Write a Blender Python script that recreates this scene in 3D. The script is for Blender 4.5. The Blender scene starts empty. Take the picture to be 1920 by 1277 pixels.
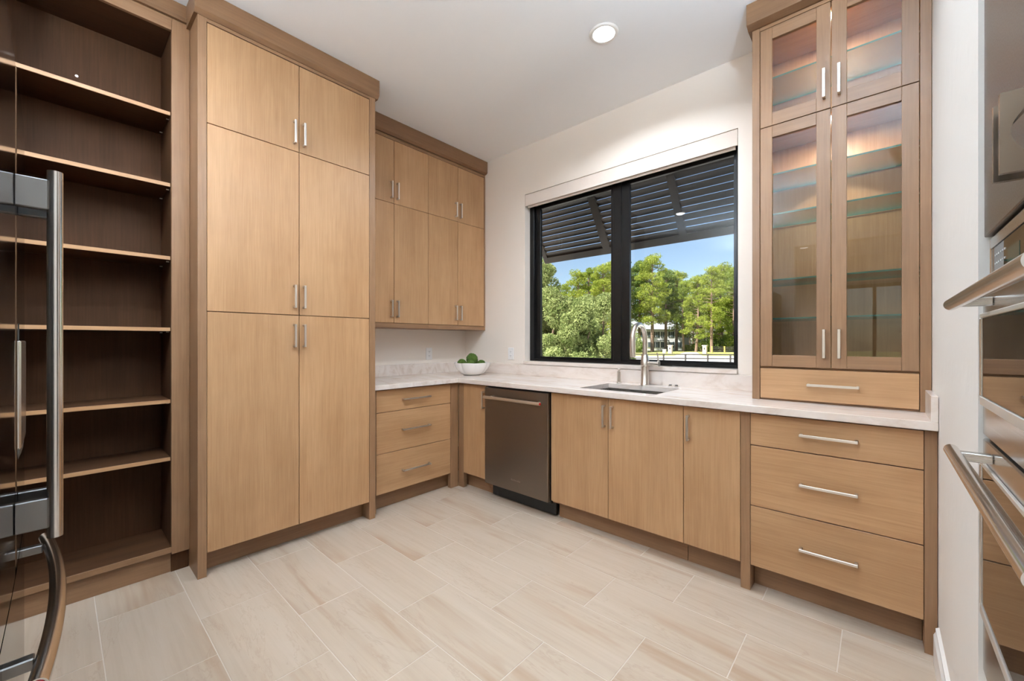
import bpy, bmesh, math, random
import numpy as np
from mathutils import Vector, Matrix

random.seed(7)
rng = np.random.default_rng(11)
scn = bpy.context.scene
COL = scn.collection

# ------------------------------------------------------------------ camera
CAM = Vector((3.2776, -2.8975, 1.2222))
cam_data = bpy.data.cameras.new('camera')
cam = bpy.data.objects.new('camera', cam_data)
COL.objects.link(cam)
cam.location = CAM
cam.rotation_euler = (math.radians(90), 0, math.radians(41.9565))
cam_data.sensor_width = 36.0
cam_data.sensor_fit = 'HORIZONTAL'
cam_data.lens = 766.69 / 1920 * 36.0
cam_data.shift_y = (640.8 - 638.5) / 1920
cam_data.clip_start = 0.02
cam_data.clip_end = 600
scn.camera = cam

# ------------------------------------------------------------------ view, world, sun
scn.view_settings.view_transform = 'Standard'
scn.view_settings.look = 'None'
scn.view_settings.exposure = 0.17
scn.view_settings.gamma = 1.0
scn.view_settings.use_curve_mapping = False
try:
    scn.cycles.max_bounces = 12
    scn.cycles.diffuse_bounces = 6
    scn.cycles.glossy_bounces = 6
    scn.cycles.transmission_bounces = 8
    scn.cycles.transparent_max_bounces = 16
    scn.cycles.caustics_reflective = False
    scn.cycles.caustics_refractive = False
except Exception:
    pass
world = bpy.data.worlds.new('sky')
scn.world = world
world.use_nodes = True
wn = world.node_tree.nodes
wl = world.node_tree.links
sky = wn.new('ShaderNodeTexSky')
sky.sky_type = 'NISHITA'
sky.sun_disc = False
sky.sun_elevation = math.radians(55)
sky.sun_rotation = math.radians(200)
sky.air_density = 1.0
sky.dust_density = 0.7
sky.ozone_density = 1.2
wn['Background'].inputs['Strength'].default_value = 0.17
wl.new(sky.outputs[0], wn['Background'].inputs['Color'])

sun_data = bpy.data.lights.new('sun', 'SUN')
sun_data.energy = 14.0
sun_data.angle = math.radians(0.6)
sun_data.color = (1.0, 0.95, 0.87)
sun = bpy.data.objects.new('sun', sun_data)
COL.objects.link(sun)
sun.rotation_euler = Vector((0.25, 0.65, -0.78)).to_track_quat('-Z', 'Y').to_euler()
sun.location = (0, -20, 30)

CAN_POWER = 18.5          # watts of every recessed ceiling lamp
CANS = [(2.077, -0.758), (1.20, -2.75), (2.077, -3.3)]
FILL_UPLIGHT_POWER = 300.0     # watts of each unseen uplight added to brighten the ceiling
FAR_CANS = [(2.2, -5.2), (4.0, -5.2), (2.2, -7.4), (4.0, -7.4)]

# ------------------------------------------------------------------ materials
def srgb(r, g, b):
    f = lambda c: (c / 255 / 12.92) if c <= 10 else ((c / 255 + 0.055) / 1.055) ** 2.4
    return (f(r), f(g), f(b), 1.0)

def new_mat(name):
    m = bpy.data.materials.new(name)
    m.use_nodes = True
    nt = m.node_tree
    b = nt.nodes['Principled BSDF']
    return m, nt, b

def plain(name, col, rough=0.5, metal=0.0, bump=0.0, bscale=60.0, vary=0.0, spec=None):
    m, nt, b = new_mat(name)
    b.inputs['Base Color'].default_value = col
    b.inputs['Roughness'].default_value = rough
    b.inputs['Metallic'].default_value = metal
    if spec is not None:
        b.inputs['Specular IOR Level'].default_value = spec
    tc = nt.nodes.new('ShaderNodeTexCoord')
    if vary > 0:
        n = nt.nodes.new('ShaderNodeTexNoise')
        n.inputs['Scale'].default_value = bscale * 0.2
        n.inputs['Detail'].default_value = 4
        r = nt.nodes.new('ShaderNodeValToRGB')
        r.color_ramp.elements[0].color = tuple(c * (1 - vary) for c in col[:3]) + (1,)
        r.color_ramp.elements[1].color = tuple(min(1, c * (1 + vary)) for c in col[:3]) + (1,)
        nt.links.new(tc.outputs['Object'], n.inputs['Vector'])
        nt.links.new(n.outputs['Fac'], r.inputs['Fac'])
        nt.links.new(r.outputs['Color'], b.inputs['Base Color'])
    if bump > 0:
        n2 = nt.nodes.new('ShaderNodeTexNoise')
        n2.inputs['Scale'].default_value = bscale
        n2.inputs['Detail'].default_value = 5
        bp = nt.nodes.new('ShaderNodeBump')
        bp.inputs['Strength'].default_value = bump
        bp.inputs['Distance'].default_value = 0.01
        nt.links.new(tc.outputs['Object'], n2.inputs['Vector'])
        nt.links.new(n2.outputs['Fac'], bp.inputs['Height'])
        nt.links.new(bp.outputs['Normal'], b.inputs['Normal'])
    return m

def shifted_coords(nt, amount=40.0):
    """object coordinates, moved by a random amount for each object"""
    tc = nt.nodes.new('ShaderNodeTexCoord')
    oi = nt.nodes.new('ShaderNodeObjectInfo')
    mu = nt.nodes.new('ShaderNodeMath'); mu.operation = 'MULTIPLY'; mu.inputs[1].default_value = amount
    nt.links.new(oi.outputs['Random'], mu.inputs[0])
    add = nt.nodes.new('ShaderNodeVectorMath'); add.operation = 'ADD'
    cb = nt.nodes.new('ShaderNodeCombineXYZ')
    for i in range(3):
        nt.links.new(mu.outputs[0], cb.inputs[i])
    nt.links.new(tc.outputs['Object'], add.inputs[0])
    nt.links.new(cb.outputs[0], add.inputs[1])
    return add.outputs[0], oi

def wood(name, axis, light, dark, rough=0.42, spec=0.4):
    m, nt, b = new_mat(name)
    N, L = nt.nodes, nt.links
    co, oi = shifted_coords(nt)
    def noise(across, along, detail, dist=0.0):
        mp = N.new('ShaderNodeMapping')
        s = [across] * 3
        s['xyz'.index(axis)] = along
        mp.inputs['Scale'].default_value = s
        n = N.new('ShaderNodeTexNoise')
        n.inputs['Scale'].default_value = 1.0
        n.inputs['Detail'].default_value = detail
        n.inputs['Roughness'].default_value = 0.6
        n.inputs['Distortion'].default_value = dist
        L.new(co, mp.inputs['Vector']); L.new(mp.outputs[0], n.inputs['Vector'])
        return n.outputs['Fac']
    fine = noise(130, 4.0, 4)
    wide = noise(9, 0.9, 5, 0.6)
    cloud = noise(3.0, 2.2, 3, 0.3)
    a = N.new('ShaderNodeMath'); a.operation = 'MULTIPLY'; a.inputs[1].default_value = 0.34; L.new(fine, a.inputs[0])
    c = N.new('ShaderNodeMath'); c.operation = 'MULTIPLY_ADD'; c.inputs[1].default_value = 0.36
    L.new(wide, c.inputs[0]); L.new(a.outputs[0], c.inputs[2])
    d = N.new('ShaderNodeMath'); d.operation = 'MULTIPLY_ADD'; d.inputs[1].default_value = 0.30
    L.new(cloud, d.inputs[0]); L.new(c.outputs[0], d.inputs[2])
    r = N.new('ShaderNodeValToRGB')
    r.color_ramp.elements[0].position = 0.34; r.color_ramp.elements[0].color = dark
    r.color_ramp.elements[1].position = 0.64; r.color_ramp.elements[1].color = light
    L.new(d.outputs[0], r.inputs['Fac'])
    hs = N.new('ShaderNodeHueSaturation')
    rr = N.new('ShaderNodeMapRange'); rr.inputs['To Min'].default_value = 0.93; rr.inputs['To Max'].default_value = 1.07
    L.new(oi.outputs['Random'], rr.inputs['Value']); L.new(rr.outputs[0], hs.inputs['Value'])
    L.new(r.outputs['Color'], hs.inputs['Color']); L.new(hs.outputs[0], b.inputs['Base Color'])
    b.inputs['Roughness'].default_value = rough
    b.inputs['Specular IOR Level'].default_value = spec
    bp = N.new('ShaderNodeBump'); bp.inputs['Strength'].default_value = 0.06; bp.inputs['Distance'].default_value = 0.004
    L.new(fine, bp.inputs['Height']); L.new(bp.outputs[0], b.inputs['Normal'])
    return m

VL, VD = srgb(181, 141, 102), srgb(152, 111, 74)        # flat veneer doors
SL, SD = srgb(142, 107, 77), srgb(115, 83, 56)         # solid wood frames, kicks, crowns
DL, DD = srgb(78, 50, 31), srgb(56, 35, 20)            # inside of the open bookcase: dark stain, deepened for the shade within
WV = {a: wood('veneer_grain_' + a, a, VL, VD) for a in 'xyz'}
WS = {a: wood('solid_wood_grain_' + a, a, SL, SD) for a in 'xyz'}
CL, CD = srgb(124, 91, 63), srgb(99, 69, 45)       # crown boards, same solid wood darkened for the weak light near the ceiling
WC = {a: wood('shaded_crown_grain_' + a, a, CL, CD) for a in 'xy'}
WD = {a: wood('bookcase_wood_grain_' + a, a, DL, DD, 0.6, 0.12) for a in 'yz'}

def stone_mat():
    m, nt, b = new_mat('pale_veined_stone')
    N, L = nt.nodes, nt.links
    tc = N.new('ShaderNodeTexCoord')
    mp = N.new('ShaderNodeMapping'); mp.inputs['Rotation'].default_value = (0.3, 0.5, 0.6)
    mp.inputs['Scale'].default_value = (2.2, 9.0, 6.0)
    geo = N.new('ShaderNodeNewGeometry')
    L.new(geo.outputs['Position'], mp.inputs['Vector'])
    n = N.new('ShaderNodeTexNoise'); n.inputs['Scale'].default_value = 1.3; n.inputs['Detail'].default_value = 8
    n.inputs['Roughness'].default_value = 0.65; n.inputs['Distortion'].default_value = 1.2
    L.new(mp.outputs[0], n.inputs['Vector'])
    r = N.new('ShaderNodeValToRGB')
    e = r.color_ramp.elements
    e[0].position = 0.28; e[0].color = srgb(204, 184, 168)
    e[1].position = 0.72; e[1].color = srgb(230, 220, 211)
    x = e.new(0.5); x.color = srgb(224, 211, 201)
    L.new(n.outputs['Fac'], r.inputs['Fac']); L.new(r.outputs[0], b.inputs['Base Color'])
    b.inputs['Roughness'].default_value = 0.16
    return m

def tile_mat():
    m, nt, b = new_mat('beige_striated_porcelain')
    N, L = nt.nodes, nt.links
    co, oi = shifted_coords(nt, 60.0)
    def noise(sx, sy, detail, dist, rough=0.6):
        mp = N.new('ShaderNodeMapping'); mp.inputs['Scale'].default_value = (sx, sy, 1)
        mp.inputs['Rotation'].default_value = (0, 0, 0.05)
        n = N.new('ShaderNodeTexNoise'); n.inputs['Scale'].default_value = 1; n.inputs['Detail'].default_value = detail
        n.inputs['Roughness'].default_value = rough; n.inputs['Distortion'].default_value = dist
        L.new(co, mp.inputs[0]); L.new(mp.outputs[0], n.inputs['Vector'])
        return n.outputs['Fac']
    big = noise(0.9, 7.0, 3, 0.5)
    fine = noise(1.6, 42.0, 4, 0.3)
    grain = noise(70, 70, 3, 0)
    r = N.new('ShaderNodeValToRGB'); e = r.color_ramp.elements
    e[0].position = 0.33; e[0].color = srgb(168, 143, 120)
    e[1].position = 0.70; e[1].color = srgb(184, 167, 149)
    x = e.new(0.46); x.color = srgb(179, 161, 142)
    L.new(big, r.inputs['Fac'])
    r2 = N.new('ShaderNodeValToRGB'); e = r2.color_ramp.elements
    e[0].position = 0.36; e[0].color = (0.86, 0.82, 0.78, 1); e[1].position = 0.58; e[1].color = (1, 1, 1, 1)
    L.new(fine, r2.inputs['Fac'])
    mx = N.new('ShaderNodeMix'); mx.data_type = 'RGBA'; mx.blend_type = 'MULTIPLY'; mx.inputs['Factor'].default_value = 0.42
    L.new(r.outputs[0], mx.inputs['A']); L.new(r2.outputs[0], mx.inputs['B'])
    # thin wandering veins
    vn = noise(0.7, 4.0, 6, 0.8, 0.7)
    ab = N.new('ShaderNodeMath'); ab.operation = 'SUBTRACT'; ab.inputs[1].default_value = 0.46; L.new(vn, ab.inputs[0])
    ab2 = N.new('ShaderNodeMath'); ab2.operation = 'ABSOLUTE'; L.new(ab.outputs[0], ab2.inputs[0])
    mr = N.new('ShaderNodeMapRange'); mr.inputs['From Max'].default_value = 0.012; mr.inputs['To Min'].default_value = 0.38; mr.inputs['To Max'].default_value = 0.0
    L.new(ab2.outputs[0], mr.inputs['Value'])
    mx2 = N.new('ShaderNodeMix'); mx2.data_type = 'RGBA'; mx2.inputs['B'].default_value = srgb(160, 136, 114)
    L.new(mr.outputs[0], mx2.inputs['Factor']); L.new(mx.outputs['Result'], mx2.inputs['A'])
    L.new(mx2.outputs['Result'], b.inputs['Base Color'])
    b.inputs['Roughness'].default_value = 0.42
    bp = N.new('ShaderNodeBump'); bp.inputs['Strength'].default_value = 0.05; bp.inputs['Distance'].default_value = 0.003
    L.new(grain, bp.inputs['Height']); L.new(bp.outputs[0], b.inputs['Normal'])
    return m

def brushed(name, col, axis, rough):
    m, nt, b = new_mat(name)
    N, L = nt.nodes, nt.links
    tc = N.new('ShaderNodeTexCoord'); mp = N.new('ShaderNodeMapping')
    s = [260.0] * 3; s['xyz'.index(axis)] = 3.0
    mp.inputs['Scale'].default_value = s
    n = N.new('ShaderNodeTexNoise'); n.inputs['Scale'].default_value = 1; n.inputs['Detail'].default_value = 3
    L.new(tc.outputs['Object'], mp.inputs[0]); L.new(mp.outputs[0], n.inputs['Vector'])
    mr = N.new('ShaderNodeMapRange'); mr.inputs['To Min'].default_value = rough * 0.8; mr.inputs['To Max'].default_value = rough * 1.25
    L.new(n.outputs['Fac'], mr.inputs['Value']); L.new(mr.outputs[0], b.inputs['Roughness'])
    b.inputs['Base Color'].default_value = col
    b.inputs['Metallic'].default_value = 1.0
    return m

def pane_mat(name, tint=(1, 1, 1, 1), ior=1.5, gain=1.0):
    m = bpy.data.materials.new(name); m.use_nodes = True
    nt = m.node_tree; N, L = nt.nodes, nt.links
    N.remove(N['Principled BSDF'])
    tr = N.new('ShaderNodeBsdfTransparent'); tr.inputs[0].default_value = tint
    gl = N.new('ShaderNodeBsdfGlossy'); gl.inputs['Roughness'].default_value = 0.0
    fr = N.new('ShaderNodeFresnel'); fr.inputs['IOR'].default_value = ior
    mu = N.new('ShaderNodeMath'); mu.operation = 'MULTIPLY'; mu.inputs[1].default_value = gain; mu.use_clamp = True
    mix = N.new('ShaderNodeMixShader')
    L.new(fr.outputs[0], mu.inputs[0]); L.new(mu.outputs[0], mix.inputs[0])
    L.new(tr.outputs[0], mix.inputs[1]); L.new(gl.outputs[0], mix.inputs[2])
    L.new(mix.outputs[0], N['Material Output'].inputs['Surface'])
    return m

def emit_mat(name, col, strength):
    m = bpy.data.materials.new(name); m.use_nodes = True
    nt = m.node_tree
    nt.nodes.remove(nt.nodes['Principled BSDF'])
    e = nt.nodes.new('ShaderNodeEmission'); e.inputs[0].default_value = col; e.inputs[1].default_value = strength
    nt.links.new(e.outputs[0], nt.nodes['Material Output'].inputs['Surface'])
    return m

def leaf_mat(name, c1, c2, scale=0.5):
    m = bpy.data.materials.new(name); m.use_nodes = True
    nt = m.node_tree; N, L = nt.nodes, nt.links
    N.remove(N['Principled BSDF'])
    tc = N.new('ShaderNodeTexCoord')
    n = N.new('ShaderNodeTexNoise'); n.inputs['Scale'].default_value = scale; n.inputs['Detail'].default_value = 6
    n.inputs['Roughness'].default_value = 0.8
    L.new(tc.outputs['Object'], n.inputs['Vector'])
    r = N.new('ShaderNodeValToRGB')
    r.color_ramp.elements[0].position = 0.35; r.color_ramp.elements[0].color = c1
    r.color_ramp.elements[1].position = 0.65; r.color_ramp.elements[1].color = c2
    L.new(n.outputs['Fac'], r.inputs['Fac'])
    d = N.new('ShaderNodeBsdfDiffuse'); t = N.new('ShaderNodeBsdfTranslucent')
    L.new(r.outputs[0], d.inputs[0]); L.new(r.outputs[0], t.inputs[0])
    mix = N.new('ShaderNodeMixShader'); mix.inputs[0].default_value = 0.4
    L.new(d.outputs[0], mix.inputs[1]); L.new(t.outputs[0], mix.inputs[2])
    L.new(mix.outputs[0], N['Material Output'].inputs['Surface'])
    return m

M = {}
M['stone'] = stone_mat()
M['tile'] = tile_mat()
M['grout'] = plain('pale_grout', srgb(200, 188, 175), 0.9, bump=0.1)
M['wall'] = plain('warm_white_wall_paint', srgb(236, 225, 213), 0.75, bump=0.03, bscale=120)
M['wall_rough'] = plain('skim_coated_wall_paint', srgb(222, 216, 208), 0.8, bump=0.25, bscale=14)
M['ceiling'] = plain('white_ceiling_paint', srgb(244, 245, 246), 0.85, bump=0.03, bscale=100)
M['trim'] = plain('white_trim_paint', srgb(232, 228, 222), 0.4)
M['nickel'] = brushed('brushed_nickel', srgb(220, 212, 202), 'z', 0.32)
M['steel_x'] = brushed('brushed_steel_x', srgb(190, 186, 180), 'x', 0.26)
M['steel_y'] = brushed('brushed_steel_y', srgb(196, 192, 187), 'y', 0.22)
M['steel_z'] = brushed('brushed_steel_z', srgb(214, 210, 206), 'z', 0.22)
M['dark_steel'] = brushed('dark_stainless_steel', srgb(126, 116, 106), 'x', 0.34)
M['fridge'] = brushed('black_stainless_steel', srgb(92, 92, 94), 'x', 0.10)
M['fridge_panel'] = brushed('grey_dispenser_steel', srgb(128, 126, 124), 'z', 0.3)
M['pull_steel'] = brushed('loop_pull_steel', srgb(158, 148, 136), 'z', 0.25)
M['bar_steel'] = plain('satin_bar_steel', srgb(212, 208, 203), 0.2, 1.0)
M['satin'] = plain('satin_trim_metal', srgb(226, 222, 216), 0.5, 1.0)
M['black'] = plain('black_plastic', srgb(14, 14, 15), 0.4)
M['window_black'] = plain('black_window_frame', srgb(11, 10, 10), 0.3, spec=0.3)
M['shutter'] = plain('dark_bronze_shutter', srgb(34, 31, 29), 0.55)
M['glass'] = pane_mat('clear_window_glass', (0.97, 0.98, 0.98, 1), 1.38)
M['door_glass'] = pane_mat('cabinet_door_glass', (0.95, 0.95, 0.94, 1), 1.45, 1.0)
M['oven_glass'] = plain('black_oven_glass', srgb(12, 11, 11), 0.03, spec=1.0)
M['shelf_glass'] = pane_mat('clear_shelf_glass', (0.93, 0.97, 0.95, 1), 1.45, 0.8)
M['glass_edge'] = plain('green_glass_edge', srgb(58, 118, 102), 0.15)
M['shade'] = plain('oat_linen_fabric', srgb(224, 210, 198), 0.95, bump=0.2, bscale=600, vary=0.04)
M['ceramic'] = plain('white_glazed_ceramic', srgb(240, 236, 232), 0.22)
M['moss'] = plain('green_moss', srgb(66, 88, 22), 0.95, bump=0.9, bscale=120, vary=0.45)
M['plastic'] = plain('white_plastic', srgb(238, 235, 232), 0.35)
M['slot'] = plain('dark_slot', srgb(70, 66, 64), 0.6)
M['red'] = plain('red_enamel', srgb(150, 14, 22), 0.25)
M['lens'] = emit_mat('lit_lens', (1.0, 0.97, 0.92, 1), 9.0)
M['puck'] = emit_mat('lit_puck_lens', (1.0, 0.93, 0.82, 1), 14.0)
M['print'] = plain('pale_print', srgb(190, 190, 186), 0.5)
M['display'] = plain('grey_green_display', srgb(70, 84, 74), 0.1)
M['badge'] = plain('pale_badge_metal', srgb(170, 160, 150), 0.3, 1.0)

# ------------------------------------------------------------------ object helpers
WORLD_LOC = {}

def tag(o, label=None, cat=None, group=None, kind=None):
    if label: o['label'] = label
    if cat: o['category'] = cat
    if group: o['group'] = group
    if kind: o['kind'] = kind
    return o

def thing(name, loc, label, cat, group=None):
    o = bpy.data.objects.new(name, None)
    o.empty_display_size = 0.1
    COL.objects.link(o)
    o.location = loc
    WORLD_LOC[o.name] = Vector(loc)
    return tag(o, label, cat, group)

def place(o, centre, parent=None):
    COL.objects.link(o)
    c = Vector(centre)
    WORLD_LOC[o.name] = c.copy()
    if parent is not None:
        o.parent = parent
        o.location = c - WORLD_LOC[parent.name]
    else:
        o.location = c
    return o

def smooth(me, angle=40):
    for p in me.polygons:
        p.use_smooth = True
    try:
        me.set_sharp_from_angle(angle=math.radians(angle))
    except Exception:
        pass

def mk(name, bm, mat, parent=None, sm=False, origin=None):
    """link one bmesh (world coordinates) as one object with its origin in its middle"""
    if origin is None:
        xs = [v.co for v in bm.verts]
        lo = Vector((min(v.x for v in xs), min(v.y for v in xs), min(v.z for v in xs)))
        hi = Vector((max(v.x for v in xs), max(v.y for v in xs), max(v.z for v in xs)))
        c = (lo + hi) / 2
    else:
        c = Vector(origin)
    bmesh.ops.translate(bm, verts=bm.verts, vec=-c)
    me = bpy.data.meshes.new(name)
    bm.to_mesh(me); bm.free()
    for m in (mat if isinstance(mat, (list, tuple)) else [mat]):
        me.materials.append(m)
    if sm: smooth(me)
    o = bpy.data.objects.new(name, me)
    return place(o, c, parent)

def add_box(bm, x0, x1, y0, y1, z0, z1, bevel=0.0, mi=0):
    co = [(x0, y0, z0), (x1, y0, z0), (x1, y1, z0), (x0, y1, z0), (x0, y0, z1), (x1, y0, z1), (x1, y1, z1), (x0, y1, z1)]
    v = [bm.verts.new(c) for c in co]
    fs = [bm.faces.new([v[i] for i in f]) for f in ((0, 3, 2, 1), (4, 5, 6, 7), (0, 1, 5, 4), (1, 2, 6, 5), (2, 3, 7, 6), (3, 0, 4, 7))]
    for f in fs: f.material_index = mi
    if bevel > 0:
        es = list({e for f in fs for e in f.edges})
        bmesh.ops.bevel(bm, geom=es, offset=bevel, segments=1, affect='EDGES', profile=0.5)
    return v

def box(name, x0, x1, y0, y1, z0, z1, mat, parent=None, bevel=0.0012):
    bm = bmesh.new()
    add_box(bm, min(x0, x1), max(x0, x1), min(y0, y1), max(y0, y1), min(z0, z1), max(z0, z1), bevel)
    return mk(name, bm, mat, parent)

def add_cyl(bm, p0, p1, r0, r1=None, seg=24, caps=True):
    p0, p1 = Vector(p0), Vector(p1)
    d = p1 - p0
    r1 = r0 if r1 is None else r1
    rot = d.to_track_quat('Z', 'Y').to_matrix().to_4x4()
    mt = Matrix.Translation((p0 + p1) / 2) @ rot
    return bmesh.ops.create_cone(bm, cap_ends=caps, cap_tris=False, segments=seg, radius1=r0, radius2=r1, depth=d.length, matrix=mt)['verts']

def add_tube(bm, pts, rad, seg=16, caps=True):
    """sweep a circle along points; rad is one radius or one per point"""
    pts = [Vector(p) for p in pts]
    n = len(pts)
    rads = rad if isinstance(rad, (list, tuple)) else [rad] * n
    tang = [(pts[min(i + 1, n - 1)] - pts[max(i - 1, 0)]).normalized() for i in range(n)]
    up = Vector((0, 0, 1)) if abs(tang[0].z) < 0.9 else Vector((1, 0, 0))
    u = tang[0].cross(up).normalized()
    rings = []
    for i in range(n):
        u = (u - tang[i] * u.dot(tang[i])).normalized()
        w = tang[i].cross(u)
        rings.append([bm.verts.new(pts[i] + (u * math.cos(2 * math.pi * k / seg) + w * math.sin(2 * math.pi * k / seg)) * rads[i]) for k in range(seg)])
    for i in range(n - 1):
        for k in range(seg):
            bm.faces.new((rings[i][k], rings[i][(k + 1) % seg], rings[i + 1][(k + 1) % seg], rings[i + 1][k]))
    if caps:
        bm.faces.new(rings[0][::-1]); bm.faces.new(rings[-1])

def add_prism(bm, poly, axis, a0, a1):
    """extrude a polygon of (p, q) pairs along an axis; (p, q) are the other two axes in order"""
    def P(p, q, a):
        return {'x': (a, p, q), 'y': (p, a, q), 'z': (p, q, a)}[axis]
    v0 = [bm.verts.new(P(p, q, a0)) for p, q in poly]
    v1 = [bm.verts.new(P(p, q, a1)) for p, q in poly]
    n = len(poly)
    bm.faces.new(v0); bm.faces.new(v1[::-1])
    for i in range(n):
        bm.faces.new((v0[i], v0[(i + 1) % n], v1[(i + 1) % n], v1[i]))
    bmesh.ops.recalc_face_normals(bm, faces=bm.faces)

def add_lathe(bm, prof, cx, cy, seg=32):
    rings = []
    for r, z in prof:
        rings.append([bm.verts.new((cx + r * math.cos(2 * math.pi * k / seg), cy + r * math.sin(2 * math.pi * k / seg), z)) for k in range(seg)])
    for i in range(len(prof) - 1):
        for k in range(seg):
            bm.faces.new((rings[i][k], rings[i][(k + 1) % seg], rings[i + 1][(k + 1) % seg], rings[i + 1][k]))
    bm.faces.new(rings[0][::-1]); bm.faces.new(rings[-1])
    bmesh.ops.recalc_face_normals(bm, faces=bm.faces)

def structure(o):
    o['kind'] = 'structure'
    return o

PULLS = {}
def pull(parent, centre, length, along, out):
    """square bar pull: a bar on two legs; out = direction away from the door"""
    key = (round(length, 3), along, out)
    if key not in PULLS:
        A = {'x': Vector((1, 0, 0)), 'y': Vector((0, 1, 0)), 'z': Vector((0, 0, 1))}
        a = A[along]; o = A[out[1]] * (1 if out[0] == '+' else -1); w = a.cross(o)
        bm = bmesh.new()
        def bar(a0, a1, o0, o1, wd):
            p = [a * s + o * t + w * r for s in (a0, a1) for t in (o0, o1) for r in (-wd, wd)]
            lo = [min(q[i] for q in p) for i in range(3)]; hi = [max(q[i] for q in p) for i in range(3)]
            add_box(bm, lo[0], hi[0], lo[1], hi[1], lo[2], hi[2], 0.0012)
        h = length / 2
        bar(-h, h, 0.024, 0.032, 0.0058)
        bar(-h, -h + 0.011, 0.0, 0.0245, 0.0055)
        bar(h - 0.011, h, 0.0, 0.0245, 0.0055)
        me = bpy.data.meshes.new('bar_pull'); bm.to_mesh(me); bm.free()
        me.materials.append(M['nickel'])
        PULLS[key] = me
    o = bpy.data.objects.new('handle', PULLS[key])
    return place(o, centre, parent)

# ------------------------------------------------------------------ room shell
CEIL = 3.029
XR = 3.446            # right wall plane
YB = -3.70            # wall behind the camera
# floor bed and tiles
bm = bmesh.new(); add_box(bm, -0.15, 3.75, -3.82, 0.16, -0.30, -0.0012)
floor = structure(mk('floor', bm, M['grout']))
TL, TW = 0.603, 0.3017
tile_cache = {}
def tile(x0, x1, y0, y1):
    g = 0.0018
    x0 += g; x1 -= g; y0 += g; y1 -= g
    key = (round(x1 - x0, 3), round(y1 - y0, 3))
    if key not in tile_cache:
        b = bmesh.new()
        add_box(b, -key[0] / 2, key[0] / 2, -key[1] / 2, key[1] / 2, -0.004, 0.0, 0.0005)
        me = bpy.data.meshes.new('floor_tile'); b.to_mesh(me); b.free(); me.materials.append(M['tile'])
        tile_cache[key] = me
    o = bpy.data.objects.new('floor_tile', tile_cache[key])
    place(o, ((x0 + x1) / 2, (y0 + y1) / 2, 0.0), floor)
row = 0
FY0, FX0, FX1 = -3.82, 0.0, 3.60
for k in range(-3, 12):
    yt = -0.667 - TW * k; yb = yt - TW
    if yt <= FY0 or yb >= 0: continue
    yt = min(yt, 0.0); yb = max(yb, FY0)
    off = 0.145 if k % 2 == 0 else 0.452
    x = off - TL
    while x < FX1:
        a, b_ = max(x, FX0), min(x + TL, FX1)
        if b_ - a > 0.02: tile(a, b_, yb, yt)
        x += TL

# ceiling slab with holes is not needed: lamps are slim discs under it
structure(box('ceiling', -0.15, 3.75, -3.82, 0.16, CEIL, CEIL + 0.25, M['ceiling'], None, 0))
structure(box('wall_left', -0.15, 0.0, -3.82, 0.16, 0.0, CEIL, M['wall'], None, 0))
# window wall with its opening
WX0, WX1, WZ0, WZ1 = 0.833, 2.607, 1.016, 2.584
bm = bmesh.new()
add_box(bm, 0.0, WX0, 0.0, 0.16, 0.0, CEIL)
add_box(bm, WX1, 3.75, 0.0, 0.16, 0.0, CEIL)
add_box(bm, WX0, WX1, 0.0, 0.16, 0.0, WZ0)
add_box(bm, WX0, WX1, 0.0, 0.16, WZ1, CEIL)
bmesh.ops.remove_doubles(bm, verts=bm.verts, dist=1e-5)
structure(mk('wall_window', bm, M['wall']))
# right wall: stub beside the cabinets, niche for the ovens, wall behind the niche
OY0, OY1 = -1.482, -2.262
bm = bmesh.new()
add_box(bm, XR, 3.75, OY0, 0.0, 0.0, CEIL, 0)
structure(mk('wall_right', bm, M['wall_rough']))
bm = bmesh.new()
add_box(bm, XR, 3.75, YB, OY1, 0.0, CEIL, 0)
structure(mk('wall_right_back', bm, M['wall_rough']))
bm = bmesh.new()
add_box(bm, 3.72, 3.75, OY1, OY0, 0.0, CEIL, 0)
add_box(bm, 3.469, 3.72, OY1, OY0, 0.0, 0.455, 0)
add_box(bm, 3.469, 3.72, OY1, OY0, 2.46, CEIL, 0)
structure(mk('wall_niche', bm, M['wall_rough']))
# back wall with the opening the photographer stands by
OPX0, OPX1, OPZ = 2.52, 3.446, 2.35
bm = bmesh.new()
add_box(bm, 0.0, OPX0, YB - 0.12, YB, 0.0, CEIL)
add_box(bm, OPX0, 3.75, YB - 0.12, YB, OPZ, CEIL)
add_box(bm, OPX1, 3.75, YB - 0.12, YB, 0.0, OPZ)
structure(mk('wall_back', bm, M['wall']))
# baseboard along the right wall, up to the cabinets
bm = bmesh.new()
add_prism(bm, [(XR, 0.0), (XR - 0.016, 0.0), (XR - 0.016, 0.105), (XR - 0.010, 0.118), (XR - 0.010, 0.132), (XR, 0.138)], 'y', -0.662, OY0 + 0.001)
structure(mk('baseboard_right', bm, M['trim']))

# ------------------------------------------------------------------ room beyond the opening (seen in reflections, lets daylight in)
structure(box('floor_beyond', 0.4, 6.0, -9.2, -3.822, -0.30, 0.0, plain('beyond_floor_stone', srgb(210, 194, 178), 0.45, vary=0.05), None, 0))
structure(box('ceiling_beyond', 0.4, 6.0, -9.2, -3.822, CEIL, CEIL + 0.25, M['ceiling'], None, 0))
structure(box('wall_beyond_left', 0.25, 0.4, -9.2, -3.822, 0.0, CEIL, M['wall'], None, 0))
structure(box('wall_beyond_right', 6.0, 6.15, -9.2, -3.822, 0.0, CEIL, M['wall'], None, 0))
structure(box('wall_beyond_front', 3.752, 6.0, -3.82, -3.70, 0.0, CEIL, M['wall'], None, 0))
GX0, GX1, GZ1 = 2.70, 4.60, 2.42
bm = bmesh.new()
add_box(bm, 0.4, GX0, -9.2, -9.05, 0.0, CEIL)
add_box(bm, GX1, 6.0, -9.2, -9.05, 0.0, CEIL)
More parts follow.
